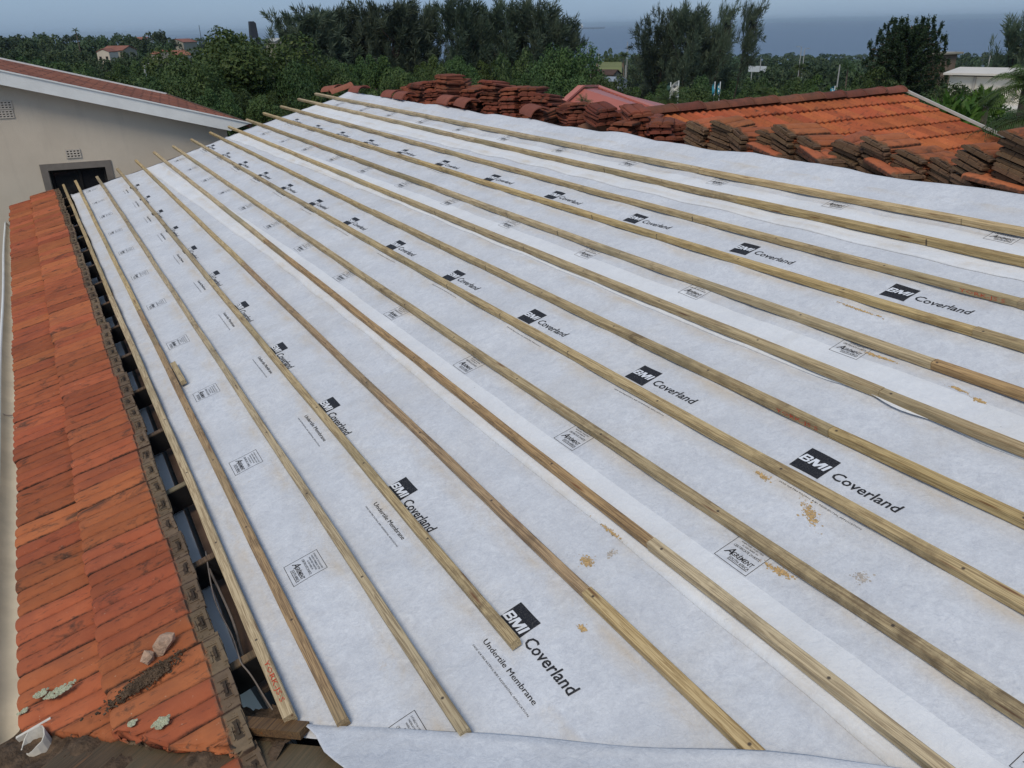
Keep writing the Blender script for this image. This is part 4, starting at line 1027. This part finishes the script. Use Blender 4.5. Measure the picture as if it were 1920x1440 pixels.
m_leafA = mat_leaf('foliage_deep_green', (0.036, 0.070, 0.019), (0.060, 0.099, 0.025), (0.115, 0.150, 0.038), 3.)
m_leafB = mat_leaf('foliage_mid_green', (0.043, 0.087, 0.029), (0.080, 0.128, 0.038), (0.123, 0.174, 0.058), 3.)
m_leafC = mat_leaf('foliage_far_bush', (0.043, 0.075, 0.035), (0.067, 0.102, 0.043), (0.094, 0.123, 0.052), 3.)
m_cas = mat_leaf('casuarina_needles', (0.060, 0.090, 0.057), (0.090, 0.120, 0.075), (0.128, 0.150, 0.093), 3.)
m_palm = mat_leaf('palm_fronds', (.05, .09, .025), (.075, .12, .03), (.10, .11, .05), 1.)
m_bright = mat_leaf('bright_garden_leaves', (.06, .14, .02), (.09, .19, .03), (.12, .20, .04), 2.)
BIG = [crown_broad('crown', m_leafA, 110, 620, .019, .7, 1), crown_broad('crown', m_leafB, 90, 520, .021, .75, 2)]
MID = [crown_broad('crown', m_leafB, 55, 300, .032, .75, 3), crown_broad('crown', m_leafA, 48, 300, .033, .7, 4), crown_broad('crown', m_leafB, 60, 280, .031, .8, 5)]
FAR = [crown_broad('crown', m_leafC, 34, 70, .075, .75, 6), crown_broad('crown', m_leafC, 30, 75, .075, .8, 7), crown_broad('crown', m_leafC, 38, 62, .07, .65, 8)]
TRK = [trunk_mesh('trunk', m_bark, k) for k in range(3)]
def place_tree(crown, px, top, wpx, d, label, group=None, name='tree', squash=None, trunk=True, base=None):
    p = at(px, top, d); r_ = wpx / 2 / FPX * (d * 1.08); gz = terrain(p.x, p.y)
    H = p.z - gz; ch = min(H * .82, r_ * 2 * (squash or .95)) if base is None else p.z - base
    o = empty(name, None, Vector((p.x, p.y, gz))); tag(o, label, 'tree', group)
    a = rng.random() * 6.28
    c = link('crown', crown, o); c.location = (0, 0, H - ch); c.scale = (r_, r_, ch); c.rotation_euler = (0, 0, a)
    if trunk:
        t = link('trunk', TRK[int(rng.integers(3))], o); t.scale = (r_ * .6, r_ * .6, max(H - ch * .45, .3)); t.rotation_euler = (0, 0, a)
    return o
# casuarina: limbs sweeping up, each carrying plumes of hanging needles
def casuarina(seedv, nl=34, lean=.25, bare=.25, dens=150, width=1.):
    g = np.random.default_rng(seedv); q = random.Random(seedv); C = []; A = []; B = []; mb = MB()
    mb.tube([(0, 0, -.25), (.02, 0, .25), (.05 + lean * .1, .0, .6), (.10 + lean * .3, .02, .93)], [.022, .018, .011, .003], 6)
    for k in range(nl):
        t = bare + (1 - bare) * (k + q.random()) / nl * .97; a = q.random() * 6.28
        s = Vector((.03 + lean * .3 * max(0, t - .4), 0, t * .90)); ln = (.52 - .34 * max(0, t - .35)) * q.uniform(.6, 1.15) * width
        up = q.uniform(.25, .9) + .7 * t
        d = Vector((math.cos(a) + lean * .9, math.sin(a), up)).normalized(); e = s + d * ln
        if e.z > 1.02: e.z = 1.02 - .04 * q.random()
        m = s.lerp(e, .5) + Vector((0, 0, -.03)); mb.tube([s, m, e], [.006, .004, .001], 4, cap=False)
        npl = max(4, int(9 * ln / .35))
        for j in range(npl):
            f = .22 + .80 * (j + q.random()) / npl; c = np.array(s.lerp(e, f)) + g.normal(0, .03, 3)
            n = dens // 4; pd = unit(np.array(d)[None, :] + .75 * g.normal(size=(1, 3)) + np.array([[lean * .5, 0, .35]]))
            ax = unit(pd + .42 * g.normal(size=(n, 3)))
            L_ = g.uniform(.022, .065, (n, 1)); p = c + pd * g.uniform(0, .075, (n, 1)) + ax * L_ * .7 + g.normal(0, .010, (n, 3)); side = unit(np.cross(ax, g.normal(size=(n, 3))))
            C.append(p); A.append(ax * L_ * .7); B.append(side * g.uniform(.0028, .0058, (n, 1)))
    return leaf_mesh('crown', [m_cas], np.vstack(C), np.vstack(A), np.vstack(B)), mb.mesh('trunk', m_dbark, True, True)
m_dbark = mat_plain('dark_bark', (.05, .04, .032), .95, .3, 4)
CAS = [casuarina(21, 60, .12, .06, 170, 1.1), casuarina(22, 44, .45, .12, 150, 1.1), casuarina(23, 50, .28, .08, 155, 1.15), casuarina(24, 22, .9, .48, 130, .8)]
def place_cas(k, px, top, hpx, wpx, d, label, rot=None):
    p = at(px, top, d); gz = terrain(p.x, p.y); H = p.z - gz
    o = empty('casuarina', None, Vector((p.x, p.y, gz))); tag(o, label, 'tree', 'casuarina trees in front of the sea')
    s = wpx / FPX * d * 1.08 * 1.25
    me, tr = CAS[k]; zs = max(hpx / FPX * d * 1.08, H * .75)
    for m_, n_ in ((me, 'crown'), (tr, 'trunk')):
        c = link(n_, m_, o); c.scale = (s, s, zs); c.location = (0, 0, H - zs); c.rotation_euler = (0, 0, rot if rot is not None else -.65)
    return o
for (k, px, top, hpx, wpx, d, lab) in (
    (0, 565, 40, 150, 130, 95, 'leftmost dense casuarina beside the big round tree'), (0, 615, 32, 150, 120, 100, 'dense casuarina second from the left'), (2, 665, 42, 150, 110, 104, 'lower casuarina third from the left'),
    (0, 725, 24, 160, 125, 98, 'tall dense casuarina with a pointed tuft, fourth from the left'), (2, 775, 34, 150, 100, 103, 'casuarina just left of the first gap of sky'), (1, 845, 18, 160, 115, 95, 'casuarina with loose plumes right of the first gap of sky'),
    (1, 885, 40, 150, 90, 104, 'half-hidden casuarina between two plumed ones'), (1, 935, 24, 150, 120, 96, 'casuarina above the tallest tile stacks'), (1, 985, 24, 150, 120, 94, 'casuarina with drooping right side, nearest the ship'), (1, 1035, 50, 115, 95, 96, 'rightmost casuarina of the left group, leaning towards the ship'),
    (2, 1235, 40, 125, 92, 125, 'left casuarina of the right-hand group'), (1, 1282, 30, 130, 88, 120, 'middle casuarina of the right-hand group'), (2, 1322, 66, 105, 75, 122, 'low casuarina behind the bare-stemmed ones'), (3, 1345, 18, 130, 55, 118, 'bare-stemmed windswept casuarina, left of two'), (3, 1388, 15, 130, 66, 117, 'bare-stemmed windswept casuarina, right of two, leaning right'),
    (1, 1900, 55, 90, 90, 75, 'casuarina at the right edge above the white building')):
    place_cas(k, px, top, hpx, wpx, d, lab)
# single broad trees one can tell apart
place_tree(BIG[0], 440, 66, 330, 58, 'large round dark green tree in the middle left, right of the red roofs', name='round_tree', squash=.85)
place_tree(BIG[1], 345, 118, 190, 52, 'lower bushy tree at the left foot of the large round tree', name='round_tree', squash=.9)
place_tree(BIG[1], 545, 125, 150, 54, 'bushy tree at the right foot of the large round tree', name='round_tree', squash=1.)
place_tree(BIG[1], 1060, 92, 175, 62, 'rounded green tree above the stacks, left of the red metal roof', name='round_tree', squash=.8)
place_tree(MID[0], 975, 100, 130, 66, 'rounded green tree below the casuarinas with the drooping side', name='round_tree')
place_tree(MID[1], 800, 108, 90, 70, 'light green bush-like tree in front of the dense casuarinas', name='round_tree')
place_tree(MID[1], 735, 140, 120, 55, 'dark layered tree just above the far end of the ridge', name='round_tree', squash=.7)
place_tree(MID[2], 640, 130, 90, 60, 'small tree behind the far end of the membrane', name='round_tree')
place_tree(MID[2], 1790, 160, 120, 30, 'dense green tree behind the wing verge', name='round_tree', squash=.6)
place_tree(MID[1], 1640, 128, 110, 75, 'dense dark tree right behind the wing ridge, beside the tufted pine', name='round_tree', squash=.7)
place_tree(MID[1], 1145, 92, 40, 330, 'small round tree on the shore right of the ship', name='round_tree')
# in-between and far canopies
rows = []
def canopy(px0, px1, top, jit, d, wpx, n, meshes, lab, grp):
    for k in range(n):
        px = px0 + (px1 - px0) * (k + rng.uniform(.1, .9)) / n; dd = d * rng.uniform(.88, 1.14)
        place_tree(meshes[int(rng.integers(len(meshes)))], px, top(px) + rng.uniform(-jit, jit), wpx * rng.uniform(.75, 1.35) , dd, lab, grp, squash=.75, trunk=len(meshes[0].vertices) > 50000 or d < 120)
gl = 'dark green trees filling the slope on the left'; lf = lambda s: 'dark green tree ' + s
canopy(-30, 300, lambda x: 64, 5, 420, 46, 12, FAR, lf('on the skyline at the left, behind the red roofs'), gl)
canopy(-20, 330, lambda x: 76, 6, 300, 55, 12, FAR, lf('in the left bush level with the farthest red roofs'), gl)
canopy(-20, 330, lambda x: 95, 3, 188, 50, 13, FAR, lf('in the left bush level with the nearer red roofs'), gl)
canopy(130, 380, lambda x: 109, 2, 168, 36, 10, FAR, lf('just in front of the nearer red roofs'), gl)
canopy(-10, 300, lambda x: 114 + x * .02, 5, 130, 90, 8, MID, lf('in the left bush below the red roofs'), gl)
canopy(0, 330, lambda x: 120 + x * .12, 8, 80, 95, 8, MID, lf('close behind the neighbour roof'), gl)
canopy(150, 620, lambda x: 150 + max(0, x - 250) * .1, 8, 48, 95, 9, MID, lf('low behind the neighbour roof and the membrane end'), gl)
canopy(270, 560, lambda x: 72, 3, 700, 26, 12, FAR, lf('on the far shore left of the casuarinas'), gl)
gm_ = 'green trees below the casuarinas'
canopy(560, 960, lambda x: 112, 8, 82, 75, 10, MID, 'green tree in the row under the left casuarinas', gm_)
canopy(600, 1180, lambda x: 138, 10, 55, 80, 11, MID, 'green tree just beyond the tile stacks', gm_)
gr_ = 'green trees between the wing roof and the sea'
canopy(1120, 1960, lambda x: 101 - (x - 1500) * .004, 2.5, 820, 34, 34, FAR, 'distant dark green tree along the shoreline', gr_)
canopy(1170, 1960, lambda x: 109, 3.5, 520, 44, 26, FAR, 'dark green tree just inland of the shoreline trees', gr_)
canopy(1180, 1960, lambda x: 120, 5, 330, 60, 20, FAR, 'dark green tree halfway between wing roof and shore', gr_)
canopy(1190, 1800, lambda x: 133, 6, 190, 78, 14, FAR, 'dark green tree in the bush beyond the flags', gr_)
canopy(1200, 1740, lambda x: 150, 7, 110, 95, 10, MID, 'green tree near the flags', gr_)
canopy(1180, 1720, lambda x: 172, 7, 60, 110, 9, MID, 'green tree just beyond the wing ridge', gr_)
canopy(1720, 1990, lambda x: 205, 10, 28, 120, 5, MID, 'green tree beside the wing verge on the right', gr_)
# tufted pine (araucaria) on the right
def araucaria():
    g = np.random.default_rng(5); q = random.Random(5); C = []; A = []; B = []; mb = MB()
    mb.tube([(0, 0, -.6), (0, 0, .5), (0, 0, .98)], [.07, .05, .01], 7)
    for lv in range(15):
        z = .04 + .9 * lv / 14; R0_ = math.sqrt(max(.04, 1 - ((z - .40) / .62) ** 2)) * q.uniform(.92, 1.04); nbk = 12
        for k in range(nbk):
            a = 2 * PI * (k + .5 * (lv % 2)) / nbk + q.uniform(-.15, .15); R1 = R0_ * q.uniform(.82, 1.08); e = Vector((R1 * math.cos(a), R1 * math.sin(a), z + .05 * R1))
            mb.tube([(0, 0, z), e * .5 + Vector((0, 0, z * .5 - .02)), e], [.012, .009, .004], 4, cap=False)
            for f in np.linspace(.3, 1.0, 8):
                c = np.array([e.x * f, e.y * f, z + .05 * R1 * f - .02 * math.sin(f * 3)]); n = (40 if f < .85 else 16) if f < .95 else 90
                ax = unit(g.normal(size=(n, 3)) + np.array([[math.cos(a) * .5, math.sin(a) * .5, .15]])); L_ = g.uniform(.018, .042, (n, 1)) * np.array([[1, 1, .5]]); sd_ = unit(np.cross(ax, np.array([[0, 0, 1.]]) + .5 * g.normal(size=(n, 3))))
                C.append(c * (1.0 if f < .95 else 1.07) + ax * L_ * (1 if f < .95 else .45) + g.normal(0, .016, (n, 3)) * (1 if f < .95 else 1.3)); A.append(ax * L_); B.append(sd_ * g.uniform(.008, .016, (n, 1)))
    return leaf_mesh('crown', [mat_leaf('tufted_pine_needles', (.022, .042, .018), (.034, .058, .022), (.05, .075, .03), 3.)], np.vstack(C), np.vstack(A), np.vstack(B)), mb.mesh('trunk', m_bark, True, True)
am, at_ = araucaria()
p = at(1710, 44, 85); gz = terrain(p.x, p.y); o = empty('tufted_pine', None, Vector((p.x, p.y, gz))); tag(o, 'dark dome-shaped pine with tufted branch ends standing before the sea', 'tree')
rr_ = 54 / FPX * 92; hh = 122 / FPX * 92
for m_, n_ in ((am, 'crown'), (at_, 'trunk')):
    c = link(n_, m_, o); c.scale = (rr_, rr_, hh); c.location = (0, 0, p.z - gz - hh)
# palms
def palm_mesh(seedv, nf=22, droop=.9, up=.6, wid=.05):
    g = np.random.default_rng(seedv); q = random.Random(seedv); C = []; A = []; B = []
    for k in range(nf):
        a = 2 * PI * k / nf + q.uniform(-.2, .2); el = q.uniform(-.1, up + .5); L_ = q.uniform(.8, 1.05)
        for t in np.linspace(.08, 1, 26):
            r0 = L_ * t; z = r0 * math.sin(el) - droop * .55 * r0 * r0; rr = r0 * math.cos(el) * (1 - .1 * t); c = np.array([rr * math.cos(a), rr * math.sin(a), z])
            tang = np.array([math.cos(a), math.sin(a), math.sin(el) - droop * 1.1 * r0]); tang /= np.linalg.norm(tang); sd_ = np.array([-math.sin(a), math.cos(a), 0]); lf_ = .26 * (1 - .75 * abs(t - .4))
            for s in (-1, 1):
                dv = sd_ * s * .8 + tang * .55 + np.array([0, 0, -.35 - .25 * q.random()]); dv /= np.linalg.norm(dv)
                C.append(c + dv * lf_ / 2); A.append(dv * lf_ / 2); nn_ = np.cross(dv, tang); nn_ /= np.linalg.norm(nn_); B.append(np.cross(dv, nn_) * .011 * (1.3 - t))
            C.append(c); A.append(tang * .025); B.append(sd_ * .007)
    return leaf_mesh('crown', [m_palm], np.array(C), np.array(A), np.array(B))
PALM = [palm_mesh(1), palm_mesh(2, 26, 1.2, .8), palm_mesh(3, 18, .7, .9)]
def place_palm(k, px, py, rpx, d, lab, grp=None, stem=.12):
    p = at(px, py, d); gz = terrain(p.x, p.y); s = rpx / FPX * d * 1.08; o = empty('palm_tree', None, Vector((p.x, p.y, gz))); tag(o, lab, 'palm', grp)
    c = link('crown', PALM[k], o); c.scale = (s, s, s); c.location = (0, 0, p.z - gz); c.rotation_euler = (0, 0, rng.random() * 6)
    mb = MB(); mb.tube([(0, 0, 0), (.1, 0, (p.z - gz) * .5), (0, 0, p.z - gz)], [stem * 1.3, stem, stem * .9], 7); mb.build('trunk', m_bark, o, True)
gp = 'palms among the trees'
place_palm(1, 1930, 158, 82, 17, 'big feathery palm at the right edge beyond the wing verge', gp)
place_palm(0, 1960, 222, 110, 12, 'low feathery palm at the right edge, below the big one', gp)
place_palm(2, 1845, 200, 55, 22, 'palm with upright fronds in front of the white building', gp)
place_palm(0, 1255, 185, 50, 45, 'palm just below the white banner flag', gp); place_palm(1, 1500, 128, 22, 150, 'palm beside the pair of lamp posts', gp); place_palm(2, 1590, 128, 24, 140, 'palm left of the tufted pine', gp)
place_palm(1, 1170, 105, 20, 170, 'palm at the left foot of the right casuarinas', gp); place_palm(0, 141, 56, 8, 260, 'lone tall palm on the left skyline', gp); place_palm(1, 405, 50, 7, 420, 'small palm on the skyline above the large round tree', gp)
place_palm(2, 1095, 190, 22, 24, 'yucca-like palm in front of the red metal roof', gp); place_palm(2, 1000, 165, 14, 40, 'light green palm tip between the tile stacks', gp); place_palm(1, 1430, 175, 30, 50, 'palm behind the turquoise flags', gp)
# banana-like bright shrub behind the verge
def shrub(px, py, wpx, d, lab):
    p = at(px, py, d); gz = terrain(p.x, p.y); g = np.random.default_rng(9); n = 420; c = unit(g.normal(size=(n, 3))); c[:, 2] = abs(c[:, 2]); r_ = wpx / 2 / FPX * d * 1.08
    C = c * np.array([r_, r_, r_ * 1.2]) * g.uniform(.55, 1, (n, 1)); ax = unit(c + .6 * g.normal(size=(n, 3))); sd_ = unit(np.cross(ax, g.normal(size=(n, 3))))
    o = empty('garden_shrub', None, Vector((p.x, p.y, gz))); tag(o, lab, 'shrub'); k = link('foliage', leaf_mesh('foliage', [m_bright], C, ax * .20 * g.uniform(.6, 1.2, (n, 1)), sd_ * .06), o); k.location = (0, 0, p.z - gz - r_ * 1.2)
    mb = MB(); mb.tube([(0, 0, 0), (0, 0, p.z - gz - r_ * .8)], [.08, .05], 6); mb.build('stem', m_bark, o)
shrub(1790, 178, 95, 21, 'bright green broad-leaved shrub just behind the wing verge'); shrub(1850, 168, 55, 24, 'bright green shrub in front of the white building')

# ---- built things among the trees
def house(px, py, wpx, d, rot, lab, mroof, hw=2.6, roofh=.32, name='house', wallm=m_wall, cat='house'):
    p = at(px, py, d); gz = terrain(p.x, p.y); w_ = wpx / FPX * d * 1.08; o = empty(name, None, Vector((p.x, p.y, gz))); o.rotation_euler = (0, 0, rot); tag(o, lab, cat)
    H = max(p.z - gz, 2.8); rh = w_ * roofh * .5; l_ = w_ * 1.3
    mb = MB(); mb.prism([(-w_ / 2 * .92, -l_ / 2 * .95, 0), (w_ / 2 * .92, -l_ / 2 * .95, 0), (w_ / 2 * .92, -l_ / 2 * .95, H - rh), (0, -l_ / 2 * .95, H - .12), (-w_ / 2 * .92, -l_ / 2 * .95, H - rh)], (0, l_ * .95, 0)); mb.build('wall', wallm, o)
    mb = MB(); mb.prism([(-w_ / 2, -l_ / 2, H - rh - .1), (0, -l_ / 2, H), (w_ / 2, -l_ / 2, H - rh - .1), (w_ / 2, -l_ / 2, H - rh), (0, -l_ / 2, H + .15), (-w_ / 2, -l_ / 2, H - rh)], (0, l_, 0)); mb.build('roof', mroof, o)
    for k in (-1, 1):
        mb = MB(); mb.box((k * w_ * .24, -l_ / 2 * .95 - .03, max(H - rh - 1.4, 1.2)), (w_ * .16, .06, 1.1)); mb.build('window', m_dark, o)
    return o
m_rt = mat_plain('far_red_tiles', (.24, .10, .07), .85, .25, .5); m_rt2 = mat_plain('far_orange_tiles', (.30, .12, .07), .85, .25, .5); m_cream = mat_plain('cream_wall', (.32, .29, .23), .9, .06, 1)
house(222, 87, 30, 200, .75, 'red tiled house on the left with a pale gable, nearest the edge', m_rt, wallm=m_cream); house(200, 92, 20, 185, -.6, 'red roofed wing left of the pale-gabled house', m_rt)
house(302, 95, 24, 165, .15, 'orange roofed house with a cream gable, left of the large round tree', m_rt2, wallm=m_cream); house(325, 96, 34, 170, -.9, 'orange roofed house partly behind the large round tree', m_rt2)
house(258, 70, 26, 420, .9, 'far red roofed house on the left skyline', m_rt); house(342, 73, 26, 440, -.8, 'far pale red roofed house with a light wall', m_rt, wallm=m_cream); house(519, 72, 26, 300, .2, 'pale grey house left of the casuarinas', mat_plain('grey_roof', (.4, .4, .38), .8, .1, 1), wallm=m_cream)
house(905, 96, 50, 150, .6, 'pale house half hidden behind the casuarinas', m_rt, wallm=m_cream); house(955, 110, 34, 140, .4, 'pinkish house behind the rounded green tree', m_rt, wallm=m_cream)
house(1135, 132, 34, 130, .5, 'small house with a dark brown roof beside the grass field', mat_plain('dark_brown_roof', (.08, .05, .04), .9, .2, 1), wallm=m_cream)
house(1152, 146, 26, 110, .3, 'blue grey metal roofed shed near the grass field', mat_plain('blue_grey_sheet', (.25, .29, .34), .5, .1, 1), wallm=mat_plain('shed_wall', (.3, .32, .34), .8, .1, 1), name='shed', cat='shed')
# grass field with a fence at the far side
def poly(px_list, d_list, lift):
    pts = []
    for (px, py), d in zip(px_list, d_list):
        p = at(px, py, d); pts.append(p)
    return pts
pf = [at(1128, 148, 170), at(1166, 160, 150), at(1166, 116, 330), at(1120, 116, 330)]
mb = MB(); mb.add(pf, [(0, 1, 2, 3)]); struct(mb.build('field', mat_plain('yellow_green_grass', (.16, .17, .055), .95, .3, .05)))
mb = MB(); fa, fb = at(1118, 121, 320), at(1170, 121, 320)
fo = empty('field_fence', None, fa); tag(fo, 'pale brown fence along the far side of the grass field', 'fence')
mb.box((fb - fa) / 2 + Vector((0, 0, -.3)), ((fb - fa).length, .15, 1.6), Matrix.Rotation(math.atan2((fb - fa).y, (fb - fa).x), 3, 'Z')); mb.build('panel', mat_plain('brown_fence', (.30, .22, .15), .9, .3, .4), fo)
# white flat-roofed hall on the right
def hall():
    a = at(1785, 124, 62); b = at(1935, 119, 61); gz = terrain(a.x, a.y); o = empty('white_hall', None, Vector((a.x, a.y, gz))); tag(o, 'white flat-roofed building at the right edge before the sea', 'building')
    d = (b - a); d.z = 0; d.normalize(); n_ = Vector((-d.y, d.x, 0)); n_ = n_ if n_.y > 0 else -n_
    H = a.z - gz; mb = MB(); L_ = 16; fd = Vector((d.x, d.y, 0)); mwh = mat_plain('white_hall_wall', (.66, .62, .54), .8, .05, .4)
    mb.prism([(0, 0, 0), fd * L_, fd * L_ + Vector((0, 0, H - .6)), Vector((0, 0, H - .6))], n_ * 2.9); mb.build('wall', mwh, o)
    mb = MB(); mb.prism([-fd * .3 - n_ * .5 + Vector((0, 0, H - .5)), fd * L_ - n_ * .5 + Vector((0, 0, H - .5)), fd * L_ + n_ * 3 + Vector((0, 0, H - .3)), -fd * .3 + n_ * 3 + Vector((0, 0, H - .3))], (0, 0, .12)); mb.build('roof', mat_plain('pale_roof_sheet', (.62, .58, .52), .7, .06, .6), o)
    mb = MB(); mb.prism([fd * .1 - n_ * 3.6, fd * L_ - n_ * 3.6, fd * L_ - n_ * 3.6 + Vector((0, 0, H - 2.1)), fd * .1 - n_ * 3.6 + Vector((0, 0, H - 2.1))], n_ * 3.55); mb.build('annex', mwh, o)
    for k in range(6):
        mb = MB(); mb.box(fd * (1.5 + 2.4 * k) - n_ * .06 + Vector((0, 0, H - 1.2)), (.14, .12, 1.2), Matrix.Rotation(math.atan2(d.y, d.x), 3, 'Z')); mb.build('pilaster', mat_plain('grey_pilaster', (.35, .33, .3), .8, .05, 1), o)
hall()
p = at(1765, 101, 140); gz = terrain(p.x, p.y); o = empty('roof_tower', None, Vector((p.x, p.y, gz))); tag(o, 'small flat-topped stair tower right of the tufted pine', 'tower')
mb = MB(); mb.box((0, 0, (p.z - gz) / 2), (3, 3, p.z - gz)); mb.build('wall', mat_plain('brown_tower', (.2, .14, .1), .9, .2, .5), o)
mb = MB(); mb.box((0, 0, p.z - gz + .12), (4.4, 4, .24)); mb.build('roof', m_cream, o)
# water tower
p = at(472, 40, 330); gz = terrain(p.x, p.y); o = empty('water_tower', None, Vector((p.x, p.y, gz))); tag(o, 'dark blocky water tower rising behind the large round tree', 'tower')
mdk = mat_plain('dark_concrete', (.035, .04, .05), .9, .2, .3); H = p.z - gz
mb = MB(); mb.prism([(-1.4, -1.2, H - 5.5), (1.4, -1.2, H - 5.5), (1.1, -1.2, H - .6), (.4, -1.2, H), (-1.0, -1.2, H)], (0, 2.4, 0)); mb.build('tank', mdk, o)
for sx in (-1., 1.):
    for sy in (-.8, .8): mb = MB(); mb.box((sx, sy, (H - 5.5) / 2), (.5, .5, H - 5.5)); mb.build('leg', mdk, o)
# poles and lamps
m_pole = mat_plain('galvanised_pole', (.38, .38, .37), .6, .1, 2)
def pole(px, top, d, lab, arm=0., r=.09, m=None, cat='lamp post', name='street_lamp', grp='lamp posts among the trees'):
    p = at(px, top, d); gz = terrain(p.x, p.y); H = p.z - gz; o = empty(name, None, Vector((p.x, p.y, gz))); tag(o, lab, cat, grp)
    mb = MB(); mb.tube([(0, 0, 0), (0, 0, H)], [r * 1.3, r * .8], 6); mb.build('pole', m or m_white, o)
    if arm: mb = MB(); mb.tube([(0, 0, H - .05), (arm * .6, 0, H + .12), (arm, 0, H + .1)], .05, 5); mb.box((arm * 1.25, 0, H + .08), (abs(arm) * .5, .22, .1)); mb.build('lamp_head', m_pole, o)
for (px, top, d, lab, arm) in ((1503, 88, 190, 'left lamp post of the tall pair before the sea', -1.), (1509, 92, 195, 'right lamp post of the tall pair before the sea', 1.), (1655, 100, 150, 'lamp post left of the tufted pine', .8), (1575, 121, 120, 'short pale post beyond the wing ridge', 0), (1413, 100, 260, 'thin pole by the white wall, left of two', 0), (1427, 110, 240, 'thin pole by the white wall, right of two', 0),
                               (1857, 104, 160, 'thin pole above the white building', 0), (1102, 88, 300, 'thin pole right of the left casuarinas', .6), (1123, 100, 260, 'thin pole at the edge of the grass field', 0), (1177, 78, 300, 'thin faint pole left of the right-hand casuarinas', 0), (270, 123, 75, 'street lamp before the left bush', .5), (373, 47, 420, 'dark leaning utility pole on the left skyline', 0), (1173, 122, 160, 'grey pole at the left foot of the right casuarinas', 0)):
    pole(px, top, d, lab, arm, .10 if d < 220 else .14, mdk if px == 373 else m_pole)
mb = MB(); a, b = at(1403, 127, 240), at(1437, 128, 245); mb.prism([a, b, b + Vector((0, 0, .5)), a + Vector((0, 0, .5))], (.2, .3, 0)); mb.prism([a + (b - a) * .02 - Vector((0, 0, 1)), b - Vector((0, 0, 1)), b, a + (b - a) * .02], (.15, .25, 0)); o = mb.build('boundary_wall', m_white); tag(o, 'low white wall behind the trees right of the windswept casuarinas', 'wall')
# feather flags
def flag(px, top, bot, wpx, d, lab, m, m2, side=-1):
    p = at(px, top, d); q_ = at(px, bot, d); gz = terrain(p.x, p.y); H = p.z - gz; hf = p.z - q_.z; w_ = wpx / FPX * d * 1.08; o = empty('feather_flag', None, Vector((p.x, p.y, gz))); tag(o, lab, 'flag', 'feather flags among the trees')
    mb = MB(); mb.tube([(0, 0, 0), (0, 0, H)], .035, 6); mb.build('pole', m_white, o)
    R2 = Matrix.Rotation(-math.radians(35), 3, 'Z'); vs = []; fs = []; n = 14; mi = []
    for k in range(n + 1):
        t = k / n; wv = w_ * min(1, (t * 3.2) ** .7) * (1 - .5 * max(0, t - .8) / .2)
        for j in range(4):
            x = side * wv * j / 3; y = .12 * math.sin(x * 5 + t * 7); v = R2 @ Vector((x, y, 0)); vs.append((v.x, v.y, H - hf * t))
    for k in range(n):
        for j in range(3): fs.append((k * 4 + j, k * 4 + j + 1, k * 4 + j + 5, k * 4 + j + 4)); mi.append(1 if (k in (4, 5, 8, 9, 11) and j == 1) else 0)
    mb = MB(); mb.v = vs; mb.f = fs; mb.m = mi; c = mb.build('cloth', [m, m2], o, True, fix=False); s_ = c.modifiers.new('t', 'SOLIDIFY'); s_.thickness = .01
m_turq = mat_plain('turquoise_cloth', (.03, .19, .26), .8, .1, 2); m_ban = mat_plain('white_banner_cloth', (.62, .60, .56), .8, .08, 2); m_bp = mat_plain('grey_banner_print', (.12, .12, .13), .8, .2, 3); m_dkg = mat_plain('dark_green_cloth', (.03, .07, .06), .8, .2, 2)
flag(1273, 151, 184, 12, 55, 'white feather banner with grey print beyond the wing ridge', m_ban, m_bp); flag(1258, 154, 172, 6, 58, 'dark narrow flag beside the white banner', m_dkg, m_dkg)
flag(1341, 153, 180, 4, 60, 'turquoise feather flag, left of the pair', m_turq, m_turq); flag(1351, 153, 180, 4, 60, 'turquoise feather flag, right of the pair', m_turq, m_ban); flag(1566, 161, 176, 6, 60, 'lone turquoise flag above the wing ridge', m_turq, m_ban)
# ship on the horizon
p = at(1104, 49, 9000); o = empty('cargo_ship', None, Vector((p.x, p.y, -41))); o.rotation_euler = (0, 0, math.radians(-35)); tag(o, 'long grey cargo ship on the sea horizon', 'ship')
sc_ = 9000 / FPX * 1.08
mb = MB(); L_ = 52 * sc_ / 2; mb.prism([(-L_, -15, 0), (L_ * .94, -15, 0), (L_, -15, 14), (-L_, -15, 12)], (0, 30, 0)); mb.build('hull', mat_plain('grey_hull', (.10, .12, .16), .7, .1, .01), o)
mb = MB(); mb.box((-L_ * .42, 0, 26), (3.4 * sc_, 24, 28)); mb.box((-L_ * .42, 0, 44), (1.6 * sc_, 14, 10)); mb.build('superstructure', m_white, o)
# ---- thin sea haze
hz = bpy.data.materials.new('haze'); hz.use_nodes = True; hn = hz.node_tree.nodes; hn.remove(hn['Principled BSDF']); pvn = hn.new('ShaderNodeVolumePrincipled')
pvn.inputs['Color'].default_value = (.74, .89, 1, 1); pvn.inputs['Density'].default_value = HAZE; pvn.inputs['Anisotropy'].default_value = .2; hz.node_tree.links.new(pvn.outputs[0], hn['Material Output'].inputs['Volume'])
if HAZE:
    mb = MB(); mb.box((0, 0, -12), (2 * R_ + 900, 2 * R_ + 900, 90)); ho_ = mb.build('haze', hz); ho_['kind'] = 'stuff'; ho_['label'] = 'thin pale sea haze over the far trees and water'
print('objects', len(bpy.data.objects))
